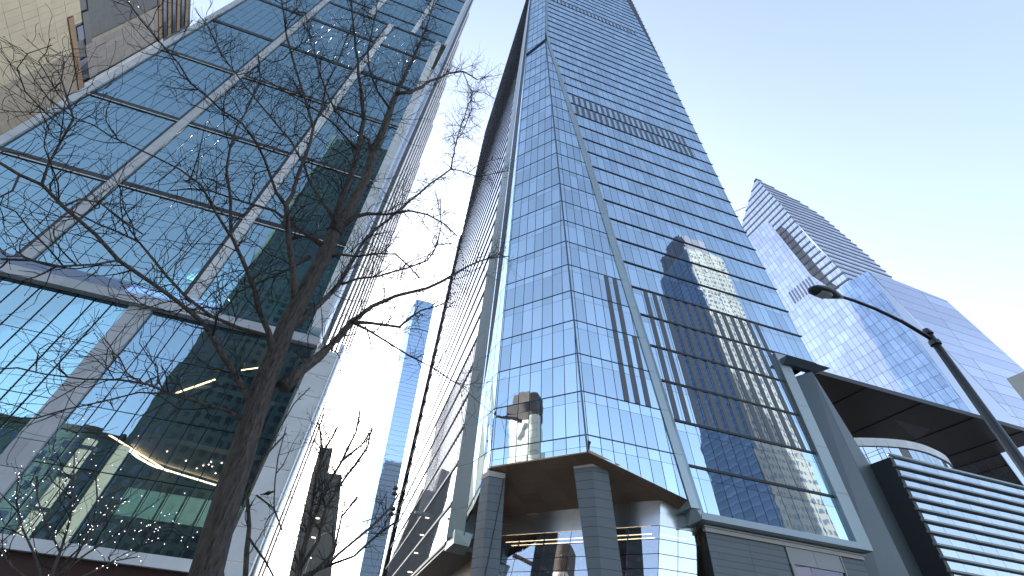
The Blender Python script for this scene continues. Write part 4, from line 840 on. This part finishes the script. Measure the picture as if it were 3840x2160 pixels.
obj('shaft', prism([(x, y, G) for x, y in foot], (0, 0, 95)), 'white_wall', b)
obj('netting', prism([(-154+(x+154)*1.015, 1+(y-1)*1.015, 93.4) for x, y in foot], (0, 0, 13)), 'scaffold', b)
o = []
for k in range(24): o.append(bar((-145.9, -2.2, 4+k*3.7), (-154.6, 9.6, 4+k*3.7), .25, .25))
obj('slab_edges', join(o), 'cap_stone', b, kind='stuff')
obj('crane_jib', bar((-149, 5, 92), (-149, 24, 93), 1.4, 1.4), 'scaffold', b)
W = empty('elevated_walkway', (75, -20, G), 'dark red elevated walkway with railing, mirrored low in the glass tower', 'footbridge')
pts = [(62, -38, 9), (74, -30, 12), (84, -24, 18), (92, -22, 24), (104, -20, 25), (122, -18, 24.5)]
for q, r_ in zip(pts, pts[1:]):
    obj('deck', bar(q, r_, 4.5, 2.2), 'bridge_blue', W); obj('edge_beam', bar(Vector(q)+Vector((0, 2.3, 1.2)), Vector(r_)+Vector((0, 2.3, 1.2)), .4, .5), 'rust', W)
    obj('handrail', bar(Vector(q)+Vector((0, 2.4, 2.9)), Vector(r_)+Vector((0, 2.4, 2.9)), .15, .15), 'lamp_metal', W)
for q in pts[::2]: obj('post', bar((q[0], q[1], G), q, .8, .8), 'bridge_blue', W)

E = empty('concrete_corner_building', (144, 47, G), 'dark building with a pale concrete corner pilaster, just showing beside the lavender tower', 'building')
obj('pilaster', box(136.3, 138.3, 45, 50, G, 62.1), 'concrete', E); obj('wall', box(138.31, 152, 45.4, 50, G, 61.6), 'charcoal', E)
# ================================================================== STREET LAMP at right
P = empty('street_lamp', (13.2, 5.6, G), 'tall dark street lamp whose curved arm reaches over the road before the lavender tower', 'street lamp')
obj('pole', tube([(13.25, 5.6, G, .13), (13.23, 5.6, 3, .115), (13.2, 5.6, 7.75, .085)], 14), 'lamp_metal', P, smooth=True)
obj('collar', join([cyl((13.2, 5.6, 7.45), .125, .12, 14), cyl((13.2, 5.6, 7.8), .115, .16, 14, .07)]), 'lamp_metal', P)
arm = [(13.2, 5.6, 7.62, .055), (12.4, 5.6, 7.98, .05), (11.6, 5.6, 8.16, .046), (10.9, 5.6, 8.22, .043), (10.3, 5.6, 8.2, .04)]
obj('arm', tube(arm, 10), 'lamp_metal', P, smooth=True)
hs = []
for x, hw, zt, zb in ((10.5, .05, 8.25, 8.15), (10.32, .1, 8.28, 8.1), (10.1, .17, 8.29, 8.06), (9.8, .2, 8.27, 8.04), (9.55, .17, 8.22, 8.05), (9.42, .08, 8.16, 8.08)):
    zm = (zt+zb)/2; hs.append([(x, 5.6+hw*math.cos(a), zm+(zt-zb)/2*math.sin(a)) for a in [k*math.pi/6 for k in range(12)]])
hd = obj('lamp_head', loft(hs), 'lamp_metal', P, smooth=True)
obj('lens', loft([[(x, 5.6+hw*math.cos(a), zb-.02*abs(math.sin(a))) for a in [k*math.pi/4 for k in range(8)]] for x, hw, zb in ((10.08, .06, 8.07), (9.9, .14, 8.035), (9.65, .12, 8.04))]), 'lens', hd)
obj('photocell', cyl((9.95, 5.6, 8.27), .045, .09, 8), 'lamp_metal', hd)
obj('base', cyl((13.25, 5.6, G), .24, .5, 14, .17), 'lamp_metal', P)
P2 = empty('street_lamp', (-3.0, 62, G), 'small grey street lamp far down the street over the bare young tree', 'street lamp')
obj('pole', tube([(-4.0, 60, G, .12), (-4.2, 60, 11.2, .08)], 8), 'lamp_grey', P2)
obj('arm', tube([(-4.2, 60, 11.0, .07), (-1.4, 60, 12.4, .07), (2.6, 60, 14.2, .06), (5.2, 60, 14.9, .06), (7.0, 60, 15.0, .06)], 8), 'lamp_grey', P2)
obj('lamp_head', loft([[(6.2, 59.7, 14.95), (6.2, 60.3, 14.95), (6.2, 60.3, 15.25), (6.2, 59.7, 15.25)], [(7.2, 59.6, 14.9), (7.2, 60.4, 14.9), (7.2, 60.3, 15.3), (7.2, 59.7, 15.3)], [(8.6, 59.8, 14.95), (8.6, 60.2, 14.95), (8.6, 60.2, 15.1), (8.6, 59.8, 15.1)]]), 'lamp_grey', P2)
# hanging signal lamps in the gap
for i, z in enumerate((11.66, 11.22, 10.07, 9.67)):
    x = (2.12, 2.13, 2.29, 2.26)[i]
    s = empty('hanging_lamp', (x, 40, z), ('topmost', 'second from top', 'second from bottom', 'lowest')[i]+' of four small dark drum lamps hung in the bright gap between towers', 'lamp', 'drum lamps hung over the street')
    obj('housing', loft([[(x+sgn*.0+.24*math.cos(a)*f, 40+.24*math.sin(a)*f, z+dz) for a in [k*math.pi/6 for k in range(12)] for sgn in (1,)] for dz, f in ((-.13, .85), (-.08, 1.), (.08, 1.), (.13, .8))]), 'lamp_metal', s, smooth=True)
    obj('hanger', bar((x, 40, z+.13), (x, 40, z+.5), .02, .02), 'lamp_grey', s)

# ================================================================== TREES
def twigs(pts, dens, length, r0, out, lv=0, up=.15):
    P = [Vector(p[:3]) for p in pts]
    for i in range(1, len(P)):
        seg = P[i]-P[i-1]; n = max(1, int(seg.length*dens+rnd.random()))
        for k in range(n):
            if rnd.random() < .12: continue
            f = rnd.random(); o = P[i-1].lerp(P[i], f); t = seg.normalized()
            side = t.cross(Vector((rnd.gauss(0, 1), rnd.gauss(0, 1), rnd.gauss(0, 1)))).normalized()
            d = (t*rnd.uniform(.2, .9)+side*rnd.uniform(.6, 1.1)+Vector((0, 0, up))).normalized()
            ln = length*rnd.uniform(.35, 1.15); r = min(r0, pts[i][3]*.75)*rnd.uniform(.7, 1)
            q = [(*o, r)]; p = o; m = 5
            for j in range(m):
                d = (d+Vector((rnd.gauss(0, .28), rnd.gauss(0, .28), rnd.gauss(0, .28)+.05))).normalized(); p = p+d*ln/m
                q.append((*p, r*(1-.75*(j+1)/m)+.0012))
            out.append(tube(q, 4))
            if rnd.random() < .5: out.append(octa(p, .008))
            if lv > 0: twigs(q, dens*1.5, length*.5, r*.55, out, lv-1, up)
def jitter(pts):
    """a few extra kinks between traced points"""
    o = [pts[0]]
    for a, b in zip(pts, pts[1:]):
        va, vb = Vector(a[:3]), Vector(b[:3]); L_ = (vb-va).length; n = max(1, int(L_/.35))
        for k in range(1, n):
            t = k/n; p = va.lerp(vb, t)+Vector((rnd.gauss(0, .012), rnd.gauss(0, .012), rnd.gauss(0, .012)))*min(1, L_*2); o.append((*p, lerp(a[3], b[3], t)*(1.0+rnd.uniform(-.06, .12))))
        o.append(b)
    return o
LIMBS = [[(x, y, z, r*1.3+.002) for x, y, z, r in b] for b in LIMBS]; SAPLING = [[(x, y, z, r*1.3+.003) for x, y, z, r in b] for b in SAPLING]
YOUNG = [[(x, y, z, r*1.3+.013) for x, y, z, r in b] for b in YOUNG]; LIT = [[(x, y, z, r*1.1+.002) for x, y, z, r in b] for b in LIT]
tree = empty('street_tree', (-.98, 5.95, G), 'large bare winter street tree with dark rough trunk before the stone grid building', 'tree')
tk = obj('trunk', tube(jitter([(-.97, 5.96, G-.05, .24), (-.98, 5.955, -1.2, .19), (-1.0, 5.95, -.6, .175)]+TRUNK), 16, .22), 'bark', tree, smooth=True)
for b_ in LIMBS:
    j = jitter(b_); lb = obj('limb', tube(j, 8 if b_[0][3] > .03 else 6, .1), 'bark', tree, smooth=True)
    o = []; twigs(j[1:], 6.2, 1.1, .0105, o, 1)
    if o: obj('twigs', join(o), 'twig', lb, kind='stuff')
def small_tree(name, label, stems, dens, length, tr=.007, lv=1):
    t = empty(name, (stems[0][0][0], stems[0][0][1], G), label, 'tree'); allp = []
    for i, s in enumerate(stems):
        if i == 0: s = [(s[0][0], s[0][1], G, s[0][3]*1.2)]+s if s[0][2] > G else s
        j = jitter(s); st = obj('stem', tube(j, 6, .1), 'bark', t, smooth=True); o = []
        twigs(j[1:], dens, length, tr, o, lv, .5)
        if o: obj('twigs', join(o), 'twig', st, kind='stuff')
        for v, f in o:
            if len(v) > 8: allp += [Vector(v[q]) for q in (len(v)//2, len(v)-2)]
        allp += [Vector(p[:3]) for p in j[2:]]
    return t, allp
t, ap = small_tree('bare_sapling', 'thin bare sapling standing beside the big trunk with a bird in it', SAPLING, 1.6, .9, tr=.01)
t, ap = small_tree('young_tree', 'slender young tree with a few dry leaves against the white sky gap', YOUNG, 6.5, 1.2, tr=.015)
lv = []
for p in rnd.sample([q for q in ap if q.z > 4.0], min(150, len([q for q in ap if q.z > 4.0]))):
    a = rnd.uniform(0, 6.28); s = rnd.uniform(.03, .06); d = Vector((math.cos(a), math.sin(a), rnd.uniform(-1, .3)))*s; e = d.cross(Vector((0, 0, 1))).normalized()*s*.5
    c = p+Vector((0, 0, -.02)); lv.append(([tuple(c), tuple(c+d*.6+e), tuple(c+d*1.4), tuple(c+d*.6-e)], [(0, 1, 2, 3)]))
obj('dry_leaves', join(lv), 'leaf', t, kind='stuff')
t, ap = small_tree('fairy_light_tree', 'small bushy bare tree wrapped in tiny white fairy lights', LIT, 5.5, .75, tr=.008)
bl = []
for s in LIT:
    j = jitter(s)
    for a, b in zip(j[1:], j[2:]):
        for k in range(5):
            p = Vector(a[:3]).lerp(Vector(b[:3]), rnd.random())+Vector((rnd.gauss(0, .03), rnd.gauss(0, .03), rnd.gauss(0, .03))); bl.append(octa(p, .0045))
for p in ap:
    if rnd.random() < .22: bl.append(octa(p+Vector((0, -.01, 0)), .004))
obj('fairy_lights', join(bl), 'fairy', t, kind='stuff')
# bird on the sapling
bx, by, bz = -1.63, 8.98, 2.14
bd = empty('bird', (bx, by, bz), 'small dark bird perched on a thin twig of the sapling', 'bird')
BS = .55
secs = []
for x, r, dz in ((-.13, .012, -.05), (-.07, .03, -.02), (-.02, .05, 0), (.03, .052, .02), (.075, .038, .05), (.1, .036, .07), (.125, .022, .075), (.155, .004, .07)):
    secs.append([(bx+x*BS, by+r*BS*math.cos(a), bz+(.06+dz+r*math.sin(a))*BS) for a in [k*math.pi/5 for k in range(10)]])
body = obj('body', loft(secs), 'bird_feather', bd, smooth=True)
obj('tail', prism([(bx+(-.1)*BS, by-.02, bz+(+.03)*BS), (bx+(-.1)*BS, by+.02, bz+(+.03)*BS), (bx+(-.22)*BS, by+.025, bz+(-.02)*BS), (bx+(-.22)*BS, by-.025, bz+(-.02)*BS)], (0, 0, .008)), 'bird_feather', bd)
for s in (-.015, .015): obj('leg', bar((bx+(+.0)*BS, by+s, bz+(+.03)*BS), (bx+(+.01)*BS, by+s, bz+(-.03)*BS), .006, .006), 'bird_feather', bd)
for s in (-1, 1): obj('wing', prism([(bx+(+.05)*BS, by+s*.05, bz+(+.09)*BS), (bx+(-.02)*BS, by+s*.053, bz+(+.1)*BS), (bx+(-.13)*BS, by+s*.03, bz+(+.01)*BS), (bx, by+s*.05, bz+(+.04)*BS)], (0, s*.008, 0)), 'bird_feather', bd)
